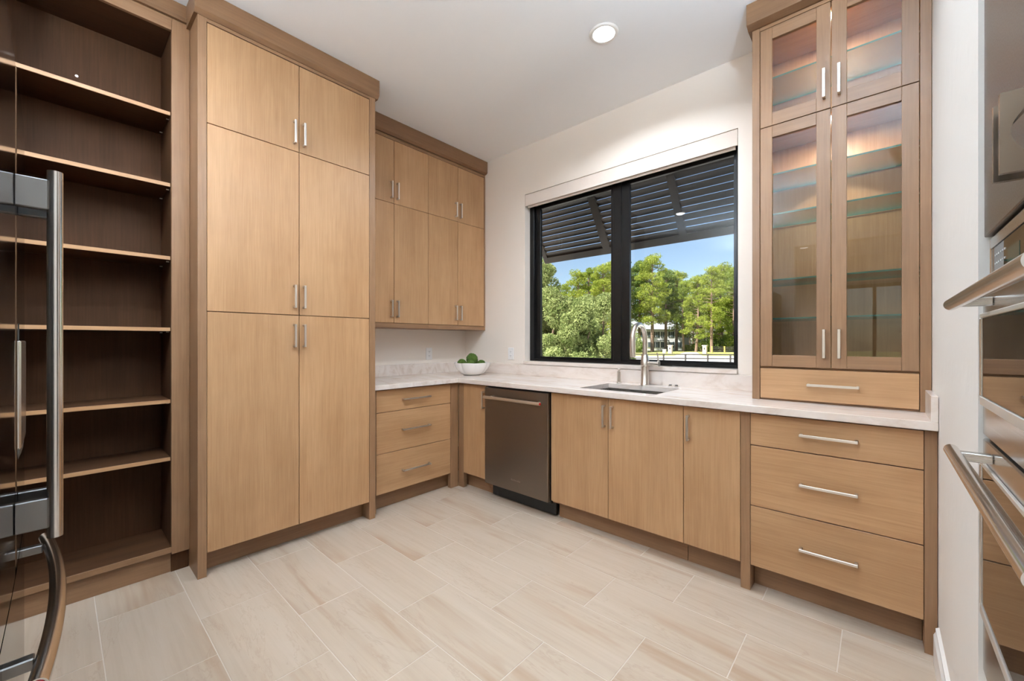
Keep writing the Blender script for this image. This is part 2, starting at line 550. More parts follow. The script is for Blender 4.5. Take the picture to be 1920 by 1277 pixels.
add_box(bm, GX0, GX1, -9.2, -9.05, GZ1, CEIL)
structure(mk('wall_beyond_back', bm, M['wall']))
w2 = structure(thing('window_2', (3.65, -9.12, 0), None, None))
for a, b_ in ((GX0, GX0 + 0.06), (3.17, 3.23), (3.90, 3.96), (GX1 - 0.06, GX1)):
    box('frame_post', a, b_, -9.16, -9.09, 0.0, GZ1, M['window_black'], w2)
box('frame_rail', GX0 + 0.06, GX1 - 0.06, -9.16, -9.09, GZ1 - 0.07, GZ1, M['window_black'], w2)
box('frame_rail', GX0 + 0.06, GX1 - 0.06, -9.16, -9.09, 0.0, 0.06, M['window_black'], w2)
for a, b_ in ((GX0 + 0.06, 3.17), (3.23, 3.90), (3.96, GX1 - 0.06)):
    box('pane', a, b_, -9.128, -9.122, 0.06, GZ1 - 0.07, M['glass'], w2, 0)

# ------------------------------------------------------------------ ceiling lamps
def ceiling_lamp(x, y, label, power, group='recessed ceiling lights'):
    t = thing('recessed_light', (x, y, CEIL), label, 'ceiling light', group)
    bm = bmesh.new()
    add_lathe(bm, [(0.062, CEIL - 0.001), (0.084, CEIL - 0.001), (0.080, CEIL - 0.007), (0.070, CEIL - 0.010), (0.062, CEIL - 0.007)], x, y, 40)
    mk('trim_ring', bm, M['trim'], t, True)
    bm = bmesh.new()
    add_lathe(bm, [(0.0625, CEIL - 0.002), (0.0625, CEIL - 0.008), (0.05, CEIL - 0.010), (0.02, CEIL - 0.011)], x, y, 40)
    mk('lens', bm, M['lens'], t, True)
    ld = bpy.data.lights.new('lamp', 'AREA'); ld.shape = 'DISK'; ld.size = 0.11; ld.energy = power
    ld.color = (0.88, 0.97, 1.07); ld.spread = math.radians(150)
    lo = bpy.data.objects.new('lamp', ld); COL.objects.link(lo); lo.parent = t; lo.location = (0, 0, -0.016)
    return t
ceiling_lamp(*CANS[0], 'lit round recessed ceiling light above the sink counter', CAN_POWER * 1.2)
ceiling_lamp(*CANS[1], 'lit round recessed ceiling light in front of the open bookcase', CAN_POWER * 0.45)
ceiling_lamp(*CANS[2], 'added unseen recessed ceiling light over the floor before the refrigerator', CAN_POWER)  # lamp out of view, added to lift the room's brightness
for p in FAR_CANS:
    ceiling_lamp(*p, 'lit round recessed ceiling light in the room beyond the opening', CAN_POWER * 1.6)

def fill_sconce(x, y, z, nx, ny, label, power):
    # half-bowl uplight added out of view as ceiling fill; (nx, ny) points away from the wall
    t = thing('added_fill_sconce', (x, y, z), label, 'fill light', 'added fill uplights')
    n = Vector((nx, ny, 0)); s = Vector((-ny, nx, 0))
    bm = bmesh.new(); k = 16; rings = []
    for r, dz in ((0.03, -0.13), (0.08, -0.11), (0.115, -0.06), (0.13, 0.0), (0.122, 0.0), (0.108, -0.055), (0.075, -0.10), (0.03, -0.118)):
        rings.append([bm.verts.new(Vector((x, y, z + dz)) + s * (r * math.cos(math.pi * i / k)) + n * (r * math.sin(math.pi * i / k) + 0.012)) for i in range(k + 1)])
    for a, b_ in zip(rings[:-1], rings[1:]):
        for i in range(k): bm.faces.new((a[i], a[i + 1], b_[i + 1], b_[i]))
    bmesh.ops.recalc_face_normals(bm, faces=bm.faces)
    mk('shade', bm, M['trim'], t, True)
    c = Vector((x, y, z)) + n * 0.006
    e = Vector((abs(s.x) * 0.13 + abs(n.x) * 0.005, abs(s.y) * 0.13 + abs(n.y) * 0.005, 0))
    box('back_plate', c.x - e.x, c.x + e.x, c.y - e.y, c.y + e.y, z - 0.13, z, M['trim'], t)
    ld = bpy.data.lights.new('lamp', 'POINT'); ld.shadow_soft_size = 0.03; ld.energy = power; ld.color = (0.77, 0.97, 1.19)
    lo = bpy.data.objects.new('lamp', ld); COL.objects.link(lo); lo.parent = t
    lo.location = n * 0.065 + Vector((0, 0, -0.035))
fill_sconce(1.92, YB, 2.56, 0, 1, 'added unseen half-bowl fill light high on the wall above the refrigerator', FILL_UPLIGHT_POWER)
fill_sconce(3.469, -1.90, 2.62, -1, 0, 'added unseen half-bowl fill light above the steel cabinet and ovens', FILL_UPLIGHT_POWER)

# ------------------------------------------------------------------ tall pantry cabinet
XT = 0.677
yT = [-2.4166, -2.3776, -1.9218, -1.4657, -1.4227]
zT = [0.1204, 1.3808, 2.3626, 2.884]
t = thing('pantry_cabinet', (0.33, -1.92, 0), 'tall flat-front wooden pantry cabinet with six doors beside the open bookcase', 'cabinet')
bm = bmesh.new()
add_box(bm, 0.002, 0.56, yT[1], yT[3], 0.105, 2.90)
mk('body', bm, WS['z'], t)
box('side_panel', 0.002, XT, yT[0], yT[1], 0.0, 2.915, WS['z'], t)
box('side_panel', 0.002, XT, yT[3], yT[4], 0.0, 2.915, WS['z'], t)
box('toe_kick', 0.56, 0.585, yT[1], yT[3], 0.0, 0.105, WS['y'], t)
box('top_rail', 0.56, XT - 0.001, yT[1], yT[3], zT[3] + 0.003, 2.915, WS['y'], t)
for ci in range(2):
    for ri in range(3):
        a, b_ = yT[1 + ci] + 0.0018, yT[2 + ci] - 0.0018
        d = box('door', 0.655, XT - 0.0015, a, b_, zT[ri] + 0.002, zT[ri + 1] - 0.002, WV['z'], t)
        zc = (1.258, 1.492, 2.472)[ri]
        pull(d, (XT - 0.0015, -1.951 if ci == 0 else -1.897, zc), 0.137, 'z', '+x')
bm = bmesh.new()
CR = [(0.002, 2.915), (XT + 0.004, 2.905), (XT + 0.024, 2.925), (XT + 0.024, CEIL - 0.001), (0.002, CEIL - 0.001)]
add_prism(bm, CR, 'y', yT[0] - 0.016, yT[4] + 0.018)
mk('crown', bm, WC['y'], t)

# ------------------------------------------------------------------ open bookcase
XK = 0.50
yk = [-3.14, -3.062, -2.494, -2.4175]
t = thing('bookcase', (0.3, -2.78, 0), 'tall open dark wooden bookcase with six shelves beside the pantry cabinet', 'bookcase')
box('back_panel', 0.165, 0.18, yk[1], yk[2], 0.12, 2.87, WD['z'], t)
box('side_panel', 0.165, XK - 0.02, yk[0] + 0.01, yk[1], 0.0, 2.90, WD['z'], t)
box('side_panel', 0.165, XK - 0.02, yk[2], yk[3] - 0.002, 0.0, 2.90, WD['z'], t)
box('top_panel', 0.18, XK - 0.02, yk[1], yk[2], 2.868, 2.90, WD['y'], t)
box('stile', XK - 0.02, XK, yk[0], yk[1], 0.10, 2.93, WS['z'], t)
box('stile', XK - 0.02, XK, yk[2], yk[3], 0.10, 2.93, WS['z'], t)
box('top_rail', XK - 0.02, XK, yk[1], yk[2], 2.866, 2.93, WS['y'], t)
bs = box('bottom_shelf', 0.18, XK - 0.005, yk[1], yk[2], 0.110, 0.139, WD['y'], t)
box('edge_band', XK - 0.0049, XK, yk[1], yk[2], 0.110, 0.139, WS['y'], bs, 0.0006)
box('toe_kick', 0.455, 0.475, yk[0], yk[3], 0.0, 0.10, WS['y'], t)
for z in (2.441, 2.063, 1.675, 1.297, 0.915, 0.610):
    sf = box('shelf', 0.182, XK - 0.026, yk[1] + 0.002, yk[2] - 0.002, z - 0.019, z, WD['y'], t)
    box('edge_band', XK - 0.0259, XK - 0.021, yk[1] + 0.002, yk[2] - 0.002, z - 0.019, z, WV['y'], sf, 0.0006)
    for py_ in (yk[1] + 0.0005, yk[2] - 0.0005):
        for px_ in (0.225, 0.43):
            bm = bmesh.new()
            s = 1 if py_ < -2.8 else -1
            add_cyl(bm, (px_, py_, z - 0.0225), (px_, py_ + s * 0.012, z - 0.0225), 0.0032, seg=8)
            mk('shelf_pin', bm, M['nickel'], t)
bm = bmesh.new()
add_cyl(bm, (0.18, -2.83, 2.60), (0.184, -2.83, 2.60), 0.006, seg=16)
mk('screw_cap', bm, M['nickel'], t)
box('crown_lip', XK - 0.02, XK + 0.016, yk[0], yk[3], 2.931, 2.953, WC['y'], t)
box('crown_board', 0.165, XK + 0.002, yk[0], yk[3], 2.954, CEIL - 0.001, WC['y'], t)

# ------------------------------------------------------------------ wall cabinets, two units
XU = 0.31
yU = [-1.388, -1.046, -0.703, -0.362, -0.02]
zU = [1.3764, 2.357, 2.876]
def wall_unit(ya, yb, cols, stile, label, hand):
    t = thing('wall_cabinet', (0.155, (ya + yb) / 2, 1.335), label, 'cabinet', 'wall cabinets above the drawer counter')
    box('body', 0.002, XU - 0.021, ya, yb, 1.337, 2.90, WS['z'], t)
    box('light_rail', XU - 0.020, XU - 0.001, ya, yb, 1.337, zU[0] - 0.001, WS['y'], t)
    box('top_rail', XU - 0.020, XU - 0.001, ya, yb, zU[2] + 0.001, 2.903, WS['y'], t)
    box('stile', XU - 0.020, XU, stile[0], stile[1], zU[0], zU[2], WS['z'], t)
    for i in cols:
        for r in range(2):
            d = box('door', XU - 0.020, XU - 0.0005, yU[i] + 0.0016, yU[i + 1] - 0.0016, zU[r] + 0.0018, zU[r + 1] - 0.0018, WV['z'], t)
            left = (i % 2 == 0)
            yh = yU[i + 1] - 0.030 if left else yU[i] + 0.028
            pull(d, (XU - 0.0005, yh, (1.493, 2.462)[r]), 0.137, 'z', '+x')
    return t
wall_unit(-1.4225, -0.7032, (0, 1), (-1.4225, -1.389), 'four-door wooden wall cabinet touching the tall pantry cabinet', 0)
wall_unit(-0.7028, -0.001, (2, 3), (-0.019, -0.001), 'four-door wooden wall cabinet in the corner by the window wall', 0)
bm = bmesh.new()
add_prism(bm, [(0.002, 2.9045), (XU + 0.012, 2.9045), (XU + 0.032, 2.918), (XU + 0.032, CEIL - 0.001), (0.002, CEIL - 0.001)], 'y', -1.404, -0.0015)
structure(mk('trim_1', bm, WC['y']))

# ------------------------------------------------------------------ base cabinets along the left wall
XB = 0.62
t = thing('drawer_cabinet', (0.31, -1.06, 0), 'wooden base cabinet with three drawers beside the tall pantry cabinet', 'cabinet', 'base cabinets with drawers')
bm = bmesh.new()
add_box(bm, 0.002, XB - 0.022, -1.402, -1.384, 0.11, 0.8785)
add_box(bm, 0.002, XB - 0.022, -0.724, -0.706, 0.11, 0.8785)
add_box(bm, 0.002, XB - 0.022, -1.384, -0.724, 0.11, 0.128)
add_box(bm, 0.002, 0.012, -1.384, -0.724, 0.128, 0.8785)
mk('body', bm, WS['z'], t)
box('filler_strip', XB - 0.021, XB, -1.4215, -1.383, 0.0, 0.8785, WS['z'], t)
box('toe_kick', 0.53, 0.549, -1.3825, -0.625, 0.0, 0.109, WS['y'], t)
zd = [0.1246, 0.4142, 0.7116, 0.873]
for i, (hz, hl) in enumerate(((0.262, 0.25), (0.567, 0.25), (0.793, 0.25))):
    d = box('drawer', XB - 0.021, XB - 0.001, -1.3815, -0.7075, zd[i] + 0.0018, zd[i + 1] - 0.0018, WV['y'], t)
    pull(d, (XB - 0.001, -1.049, hz), hl, 'y', '+x')

# ------------------------------------------------------------------ base cabinets along the window wall
YW = -0.62
t = thing('corner_cabinet', (0.5, -0.4, 0), 'narrow wooden corner cabinet with one door beside the dishwasher', 'cabinet')
box('post', XB - 0.04, XB, -0.7045, -0.6215, 0.0, 0.8785, WS['z'], t)
box('post', XB + 0.001, 0.682, YW, YW + 0.04, 0.0, 0.8785, WS['z'], t)
bm = bmesh.new()
add_box(bm, 0.942, 0.960, YW + 0.022, -0.002, 0.11, 0.8785)
add_box(bm, 0.003, 0.942, YW + 0.022 + 0.02, -0.002, 0.11, 0.128)
add_box(bm, 0.003, 0.60, -0.703, -0.685, 0.11, 0.8785)
mk('body', bm, WS['z'], t)
box('toe_kick', 0.575, 0.9595, -0.545, -0.526, 0.0, 0.109, WS['x'], t)
d = box('door', 0.6838, 0.9583, YW + 0.001, YW + 0.021, 0.1264, 0.8715, WV['z'], t)
pull(d, (0.932, YW + 0.001, 0.760), 0.137, 'z', '-y')

t = thing('sink_cabinet', (2.03, -0.3, 0), 'wooden base cabinet with two doors under the sink', 'cabinet')
bm = bmesh.new()
add_box(bm, 1.591, 1.609, YW + 0.022, -0.002, 0.11, 0.8785)
add_box(bm, 2.463, 2.481, YW + 0.022, -0.002, 0.11, 0.8785)
add_box(bm, 1.609, 2.463, YW + 0.022, -0.002, 0.11, 0.128)
mk('body', bm, WS['z'], t)
box('toe_kick', 1.61, 2.4825, -0.545, -0.526, 0.0, 0.109, WS['x'], t)
for a, b_, hx in ((1.5905, 2.0283, 2.005), (2.0283, 2.4835, 2.060)):
    d = box('door', a + 0.0016, b_ - 0.0016, YW + 0.001, YW + 0.021, 0.1264, 0.8715, WV['z'], t)
    pull(d, (hx, YW + 0.001, 0.760), 0.137, 'z', '-y')

t = thing('pullout_cabinet', (2.62, -0.3, 0), 'narrow single-door wooden cabinet between the sink cabinet and the wide drawers', 'cabinet')
bm = bmesh.new()
add_box(bm, 2.486, 2.504, YW + 0.022, -0.002, 0.11, 0.8785)
add_box(bm, 2.742, 2.760, YW + 0.022, -0.002, 0.11, 0.8785)
add_box(bm, 2.504, 2.742, YW + 0.022, -0.002, 0.11, 0.128)
mk('body', bm, WS['z'], t)
box('toe_kick', 2.4845, 2.7605, -0.545, -0.526, 0.0, 0.109, WS['x'], t)
d = box('door', 2.4851, 2.7603, YW + 0.001, YW + 0.021, 0.1264, 0.8715, WV['z'], t)
pull(d, (2.511, YW + 0.001, 0.759), 0.137, 'z', '-y')

t = thing('drawer_cabinet', (3.1, -0.3, 0), 'wide wooden base cabinet with three drawers under the glass display cabinet', 'cabinet', 'base cabinets with drawers')
box('post', 2.7625, 2.8046, YW - 0.0005, YW + 0.10, 0.0, 0.8785, WS['z'], t)
box('post', 3.4083, 3.4445, YW - 0.0005, YW + 0.10, 0.0, 0.8785, WS['z'], t)
bm = bmesh.new()
add_box(bm, 2.7625, 2.7805, YW + 0.101, -0.002, 0.0, 0.8785)
add_box(bm, 3.4265, 3.4445, YW + 0.101, -0.002, 0.0, 0.8785)
add_box(bm, 2.7805, 3.4265, YW + 0.101, -0.002, 0.11, 0.128)
mk('body', bm, WS['z'], t)
box('toe_kick', 2.806, 3.407, -0.535, -0.5195, 0.0, 0.109, WS['x'], t)
zd = [0.1246, 0.4199, 0.7161, 0.873]
for i, hz in enumerate((0.276, 0.569, 0.796)):
    d = box('drawer', 2.8062, 3.4067, YW + 0.001, YW + 0.021, zd[i] + 0.0022, zd[i + 1] - 0.0022, WV['x'], t)
    pull(d, (3.107, YW + 0.001, hz), 0.205, 'x', '-y')

# ------------------------------------------------------------------ dishwasher
t = thing('dishwasher', (1.275, -0.33, 0), 'dark stainless dishwasher with a bar handle under the counter', 'dishwasher')
box('tub', 0.9665, 1.5875, -0.612, -0.03, 0.10, 0.872, M['black'], t)
box('kick_plate', 0.985, 1.600, -0.575, -0.555, 0.012, 0.10, M['black'], t)
d = box('door', 0.9665, 1.5835, -0.648, -0.6125, 0.116, 0.866, M['dark_steel'], t, 0.003)
bm = bmesh.new()
add_cyl(bm, (1.005, -0.695, 0.796), (1.552, -0.695, 0.796), 0.0115, seg=20)
for x in (1.045, 1.512):
    add_cyl(bm, (x, -0.6485, 0.796), (x, -0.688, 0.796), 0.0075, seg=12)
h = mk('handle', bm, M['nickel'], d, True)
bm = bmesh.new(); add_cyl(bm, (1.5521, -0.695, 0.796), (1.5545, -0.695, 0.796), 0.0085, seg=20)
mk('red_end_cap', bm, M['red'], d)
cu = bpy.data.curves.new('lettering', 'FONT'); cu.body = 'KitchenAid'; cu.size = 0.020; cu.extrude = 0.0003; cu.align_x = 'CENTER'
tmp = bpy.data.objects.new('lettering_curve', cu); COL.objects.link(tmp)
dg = bpy.context.evaluated_depsgraph_get()
me = bpy.data.meshes.new_from_object(tmp.evaluated_get(dg))
bpy.data.objects.remove(tmp)
me.transform(Matrix.Rotation(math.radians(90), 4, 'X')); me.materials.clear(); me.materials.append(M['badge'])
place(bpy.data.objects.new('lettering', me), (1.29, -0.6484, 0.196), d)

# ------------------------------------------------------------------ countertop, splash, sink, taps
SX0, SX1, SY0, SY1 = 1.775, 2.305, -0.555, -0.150
bm = bmesh.new()
ZC0, ZC1 = 0.880, 0.914
XC, YC = 0.6546, -0.6555
def slab(x0, x1, y0, y1): add_box(bm, x0, x1, y0, y1, ZC0, ZC1)
# L-shaped slab as one outline with the sink hole: top and bottom faces from a grid of cells
xs = [0.002, XC, SX0, SX1, 3.4445]; ys = [-1.4215, YC, SY0, SY1, -0.002]
vt = {}
def V(x, y, z):
    k = (x, y, z)
    if k not in vt: vt[k] = bm.verts.new(k)
    return vt[k]
cells = set()
for i in range(4):
    for j in range(4):
        inside = (i == 0) or (j >= 1)
        if j == 0 and i > 0: inside = False
        if i == 2 and j == 2: inside = False
        if inside: cells.add((i, j))
for i, j in cells:
    for z, fl in ((ZC1, False), (ZC0, True)):
        q = [V(xs[i], ys[j], z), V(xs[i + 1], ys[j], z), V(xs[i + 1], ys[j + 1], z), V(xs[i], ys[j + 1], z)]
        bm.faces.new(q[::-1] if fl else q)
    for (di, dj), (a, b_) in {(-1, 0): ((0, 1), (0, 0)), (1, 0): ((1, 0), (1, 1)), (0, -1): ((0, 0), (1, 0)), (0, 1): ((1, 1), (0, 1))}.items():
        if (i + di, j + dj) not in cells:
            p, q = (xs[i + a[0]], ys[j + a[1]]), (xs[i + b_[0]], ys[j + b_[1]])
            bm.faces.new((V(*p, ZC0), V(*q, ZC0), V(*q, ZC1), V(*p, ZC1)))
bmesh.ops.recalc_face_normals(bm, faces=bm.faces)
ct = mk('countertop', bm, M['stone'])
tag(ct, 'pale veined stone countertop running in an L around the corner', 'countertop')
bv = ct.modifiers.new('edge', 'BEVEL'); bv.width = 0.002; bv.segments = 2; bv.limit_method = 'ANGLE'
box('splash', 0.002, 0.022, -1.4215, -0.0225, 0.9142, 1.013, M['stone'], ct)
box('splash', 0.002, 2.763, -0.022, -0.002, 0.9142, 1.013, M['stone'], ct)
box('splash', 3.4245, 3.4445, YC + 0.002, -0.383, 0.9142, 1.013, M['stone'], ct)
# undermount sink: open basin
bm = bmesh.new()
def basin(bm, x0, x1, y0, y1, z0, z1, th):
    add_box(bm, x0 - th, x0, y0 - th, y1 + th, z0 - th, z1)
    add_box(bm, x1, x1 + th, y0 - th, y1 + th, z0 - th, z1)
    add_box(bm, x0, x1, y0 - th, y0, z0 - th, z1)
    add_box(bm, x0, x1, y1, y1 + th, z0 - th, z1)
    add_box(bm, x0, x1, y0, y1, z0 - th, z0)
basin(bm, SX0 + 0.003, SX1 - 0.003, SY0 + 0.003, SY1 - 0.003, 0.67, 0.8798, 0.004)
s = thing('sink', ((SX0 + SX1) / 2, (SY0 + SY1) / 2, 0.666), 'stainless steel undermount sink set into the stone counter', 'sink')
mk('basin', bm, M['steel_x'], s)
bm = bmesh.new(); add_lathe(bm, [(0.045, 0.6702), (0.045, 0.673), (0.035, 0.674), (0.02, 0.672)], 2.04, -0.33, 28)
mk('drain', bm, M['steel_z'], s, True)
# faucet
FX, FY = 2.030, -0.088
f = thing('faucet', (FX, FY, 0.914), 'tall brushed nickel gooseneck faucet at the sink', 'faucet')
bm = bmesh.new()
add_lathe(bm, [(0.031, 0.9142), (0.031, 0.919), (0.0275, 0.924), (0.0265, 1.05), (0.030, 1.053), (0.030, 1.085), (0.0265, 1.09), (0.024, 1.12), (0.018, 1.13)], FX, FY, 28)
mk('body', bm, M['nickel'], f, True)
bm = bmesh.new()
R_ = 0.098; top = 1.245
pts = [(FX, FY, 1.125), (FX, FY, 1.18)]
for k in range(0, 17):
    a = math.pi * k / 16
    pts.append((FX, FY - R_ + R_ * math.cos(a), top + R_ * 0.98 * math.sin(a)))
add_tube(bm, pts, 0.0165, 18)
mk('spout', bm, M['nickel'], f, True)
bm = bmesh.new()
add_tube(bm, [(FX, FY - 2 * R_, 1.246), (FX, FY - 2 * R_ - 0.001, 1.22), (FX, FY - 2 * R_ + 0.001, 1.15), (FX, FY - 2 * R_ + 0.004, 1.118)], [0.0175, 0.0195, 0.0195, 0.0180], 18)
mk('spray_head', bm, M['nickel'], f, True)
bm = bmesh.new()
add_cyl(bm, (FX + 0.018, FY, 1.069), (FX + 0.092, FY, 1.069), 0.0165, seg=24)
add_cyl(bm, (FX + 0.092, FY, 1.069), (FX + 0.104, FY, 1.069), 0.020, seg=24)
mk('handle_hub', bm, M['nickel'], f, True)
bm = bmesh.new()
add_tube(bm, [(FX + 0.098, FY, 1.075), (FX + 0.095, FY, 1.11), (FX + 0.088, FY, 1.145)], [0.0065, 0.005, 0.0045], 12)
mk('lever', bm, M['nickel'], f, True)
# soap dispenser
f = thing('air_gap', (1.825, -0.082, 0.914), 'small brushed nickel cylinder fitting on the counter left of the faucet', 'fitting')
bm = bmesh.new()
add_lathe(bm, [(0.020, 0.9142), (0.020, 0.918), (0.0145, 0.922), (0.0140, 0.995), (0.0145, 1.0)], 1.825, -0.082, 24)
mk('body', bm, M['nickel'], f, True)
bm = bmesh.new()
add_lathe(bm, [(0.006, 1.0002), (0.006, 1.008), (0.0125, 1.010), (0.0125, 1.022), (0.011, 1.024)], 1.825, -0.082, 24)
mk('cap', bm, M['nickel'], f, True)
for i, (x, lab) in enumerate(((2.197, 'small metal push button on the counter nearer the faucet'), (2.238, 'small metal push button on the counter farther from the faucet'))):
    b0 = thing('push_button', (x, -0.050, 0.914), lab, 'button', 'push buttons on the sink counter')
    bm = bmesh.new(); add_lathe(bm, [(0.015, 0.9142), (0.015, 0.9175), (0.0125, 0.919)], x, -0.050, 20)
    mk('base_ring', bm, M['nickel'], b0, True)
    bm = bmesh.new(); add_lathe(bm, [(0.0095, 0.9191), (0.0095, 0.924), (0.0085, 0.925)], x, -0.050, 20)
    mk('knob', bm, M['slot'], b0, True)

# ------------------------------------------------------------------ bowl with moss balls
BX, BY, BZ = 0.462, -0.318, 0.9145
bm = bmesh.new()
seg = 64
prof = [(0.055, 0.0), (0.080, 0.004), (0.115, 0.024), (0.142, 0.052), (0.160, 0.082), (0.170, 0.112), (0.166, 0.1125), (0.155, 0.084), (0.137, 0.056), (0.110, 0.030), (0.078, 0.011), (0.03, 0.008)]
rings = []
for i, (r, z) in enumerate(prof):
    w = min(1.0, max(0.0, (r - 0.05) / 0.1))
    ring = []
    for k in range(seg):
        a = 2 * math.pi * k / seg
        lob = 1 - 0.12 * w * (1 - abs(math.cos(3.5 * a + 0.4))) ** 2.2
        wave = 0.004 * abs(math.cos(3.5 * a + 0.4)) if i in (5, 6) else 0
        ring.append(bm.verts.new((BX + r * lob * math.cos(a), BY + r * lob * math.sin(a), BZ + z + wave)))
    rings.append(ring)
for i in range(len(prof) - 1):
    for k in range(seg):
        bm.faces.new((rings[i][k], rings[i][(k + 1) % seg], rings[i + 1][(k + 1) % seg], rings[i + 1][k]))
bm.faces.new(rings[0][::-1]); bm.faces.new(rings[-1])
bmesh.ops.recalc_face_normals(bm, faces=bm.faces)
o = mk('bowl', bm, M['ceramic'], None, True)
tag(o, 'white lobed ceramic bowl of moss balls in the counter corner', 'bowl')
def moss(x, y, z, r, label):
    bm = bmesh.new()
    bmesh.ops.create_icosphere(bm, subdivisions=4, radius=r)
    for v in bm.verts:
        n = v.co.normalized()
        q = math.sin(31 * n.x + 5 * x * 40) * math.sin(27 * n.y + 3) * math.sin(29 * n.z + 1)
        v.co = n * (r * (1 + 0.05 * q + random.uniform(-0.055, 0.055)))
    bmesh.ops.translate(bm, verts=bm.verts, vec=(x, y, z))
    o = mk('moss_ball', bm, M['moss'], None, True)
    tag(o, label, 'moss ball', 'moss balls in the bowl')
moss(0.452, -0.312, BZ + 0.146, 0.054, 'largest green moss ball on top of the pile in the bowl')
moss(0.505, -0.379, BZ + 0.098, 0.043, 'front green moss ball below the top one in the bowl')
moss(0.386, -0.379, BZ + 0.104, 0.043, 'leftmost green moss ball in the bowl')
moss(0.548, -0.285, BZ + 0.098, 0.042, 'rightmost green moss ball in the bowl')
moss(0.415, -0.235, BZ + 0.090, 0.043, 'green moss ball hidden at the back of the bowl')

# ------------------------------------------------------------------ outlets
def outlet(cx, cy, cz, face, label):
    t = thing('outlet', (cx, cy, cz), label, 'outlet', 'wall outlets above the counter')
    def bx(name, w0, w1, z0, z1, d0, d1, mat, par, bev=0.001):
        if face == '+x':
            return box(name, cx + d0, cx + d1, cy + w0, cy + w1, cz + z0, cz + z1, mat, par, bev)
        return box(name, cx + w0, cx + w1, cy - d1, cy - d0, cz + z0, cz + z1, mat, par, bev)
    bx('cover_plate', -0.036, 0.036, -0.058, 0.058, 0.0005, 0.006, M['plastic'], t, 0.002)
    for s_ in (-0.020, 0.020):
        so = bx('socket', -0.016, 0.016, s_ - 0.015, s_ + 0.015, 0.0062, 0.008, M['plastic'], t)
        for w in (-0.0065, 0.0065):
            bx('slot', w - 0.0012, w + 0.0012, s_ - 0.002, s_ + 0.007, 0.0081, 0.0086, M['slot'], so, 0)
        bx('slot', -0.002, 0.002, s_ - 0.010, s_ - 0.006, 0.0081, 0.0086, M['slot'], so, 0)
outlet(0.0, -0.468, 1.105, '+x', 'white outlet on the wall under the wall cabinets')
outlet(0.662, 0.0, 1.108, '-y', 'white outlet on the window wall left of the window')

# ------------------------------------------------------------------ window in the window wall
w1 = structure(thing('window_1', (1.72, 0.1, 1.046), None, None))
FY0_, FY1_ = 0.072, 0.140
box('sill', WX0 + 0.001, WX1 - 0.001, -0.026, FY1_, 1.0165, 1.046, M['stone'], w1)
Z0, Z1 = 1.0462, WZ1 - 0.001
box('frame_side', WX0 + 0.001, WX0 + 0.050, FY0_, FY1_, Z0, Z1, M['window_black'], w1)
box('frame_side', WX1 - 0.028, WX1 - 0.001, FY0_, FY1_, Z0, Z1, M['window_black'], w1)
box('frame_rail', WX0 + 0.0505, WX1 - 0.0285, FY0_, FY1_, Z0, Z0 + 0.022, M['window_black'], w1)
box('frame_rail', WX0 + 0.0505, WX1 - 0.0285, FY0_, FY1_, Z1 - 0.10, Z1, M['window_black'], w1)
box('mullion', 1.692, 1.762, FY0_ + 0.004, FY1_, Z0 + 0.0225, Z1 - 0.1005, M['window_black'], w1)
zi0, zi1 = Z0 + 0.0225, Z1 - 0.1005
def sash(x0, x1, y0, y1, wl, wr, wb, wt):
    box('sash_stile', x0, x0 + wl, y0, y1, zi0, zi1, M['window_black'], w1)
    box('sash_stile', x1 - wr, x1, y0, y1, zi0, zi1, M['window_black'], w1)
    box('sash_rail', x0 + wl, x1 - wr, y0, y1, zi0, zi0 + wb, M['window_black'], w1)
    box('sash_rail', x0 + wl, x1 - wr, y0, y1, zi1 - wt, zi1, M['window_black'], w1)
    box('pane', x0 + wl, x1 - wr, (y0 + y1) / 2 - 0.002, (y0 + y1) / 2 + 0.002, zi0 + wb, zi1 - wt, M['glass'], w1, 0)
sash(WX0 + 0.051, 1.6915, 0.098, 0.126, 0.055, 0.030, 0.018, 0.03)
sash(1.7625, WX1 - 0.0285, 0.084, 0.112, 0.066, 0.016, 0.018, 0.03)
box('latch', WX1 - 0.030, WX1 - 0.018, 0.060, 0.0715, 1.27, 1.36, M['window_black'], w1)
# roller shade
t = thing('roller_shade', (1.72, 0.03, 2.474), 'rolled-up oat linen roller shade in its valance above the window', 'window shade')
box('valance', WX0 + 0.003, WX1 - 0.003, 0.002, 0.010, 2.476, WZ1 - 0.004, M['shade'], t)
box('headrail', WX0 + 0.004, WX1 - 0.004, 0.0105, 0.066, WZ1 - 0.03, WZ1 - 0.004, M['trim'], t)
bm = bmesh.new(); add_cyl(bm, (WX0 + 0.02, 0.040, 2.522), (WX1 - 0.02, 0.040, 2.522), 0.022, seg=24)
mk('fabric_roll', bm, M['shade'], t, True)
box('bottom_bar', WX0 + 0.02, WX1 - 0.02, 0.020, 0.034, 2.462, 2.482, M['shade'], t)
bm = bmesh.new(); add_tube(bm, [(WX1 - 0.012, 0.040, 2.52), (WX1 - 0.013, 0.042, 2.0), (WX1 - 0.012, 0.042, 1.35)], 0.0022, 8)
mk('bead_chain', bm, M['window_black'], t, True)

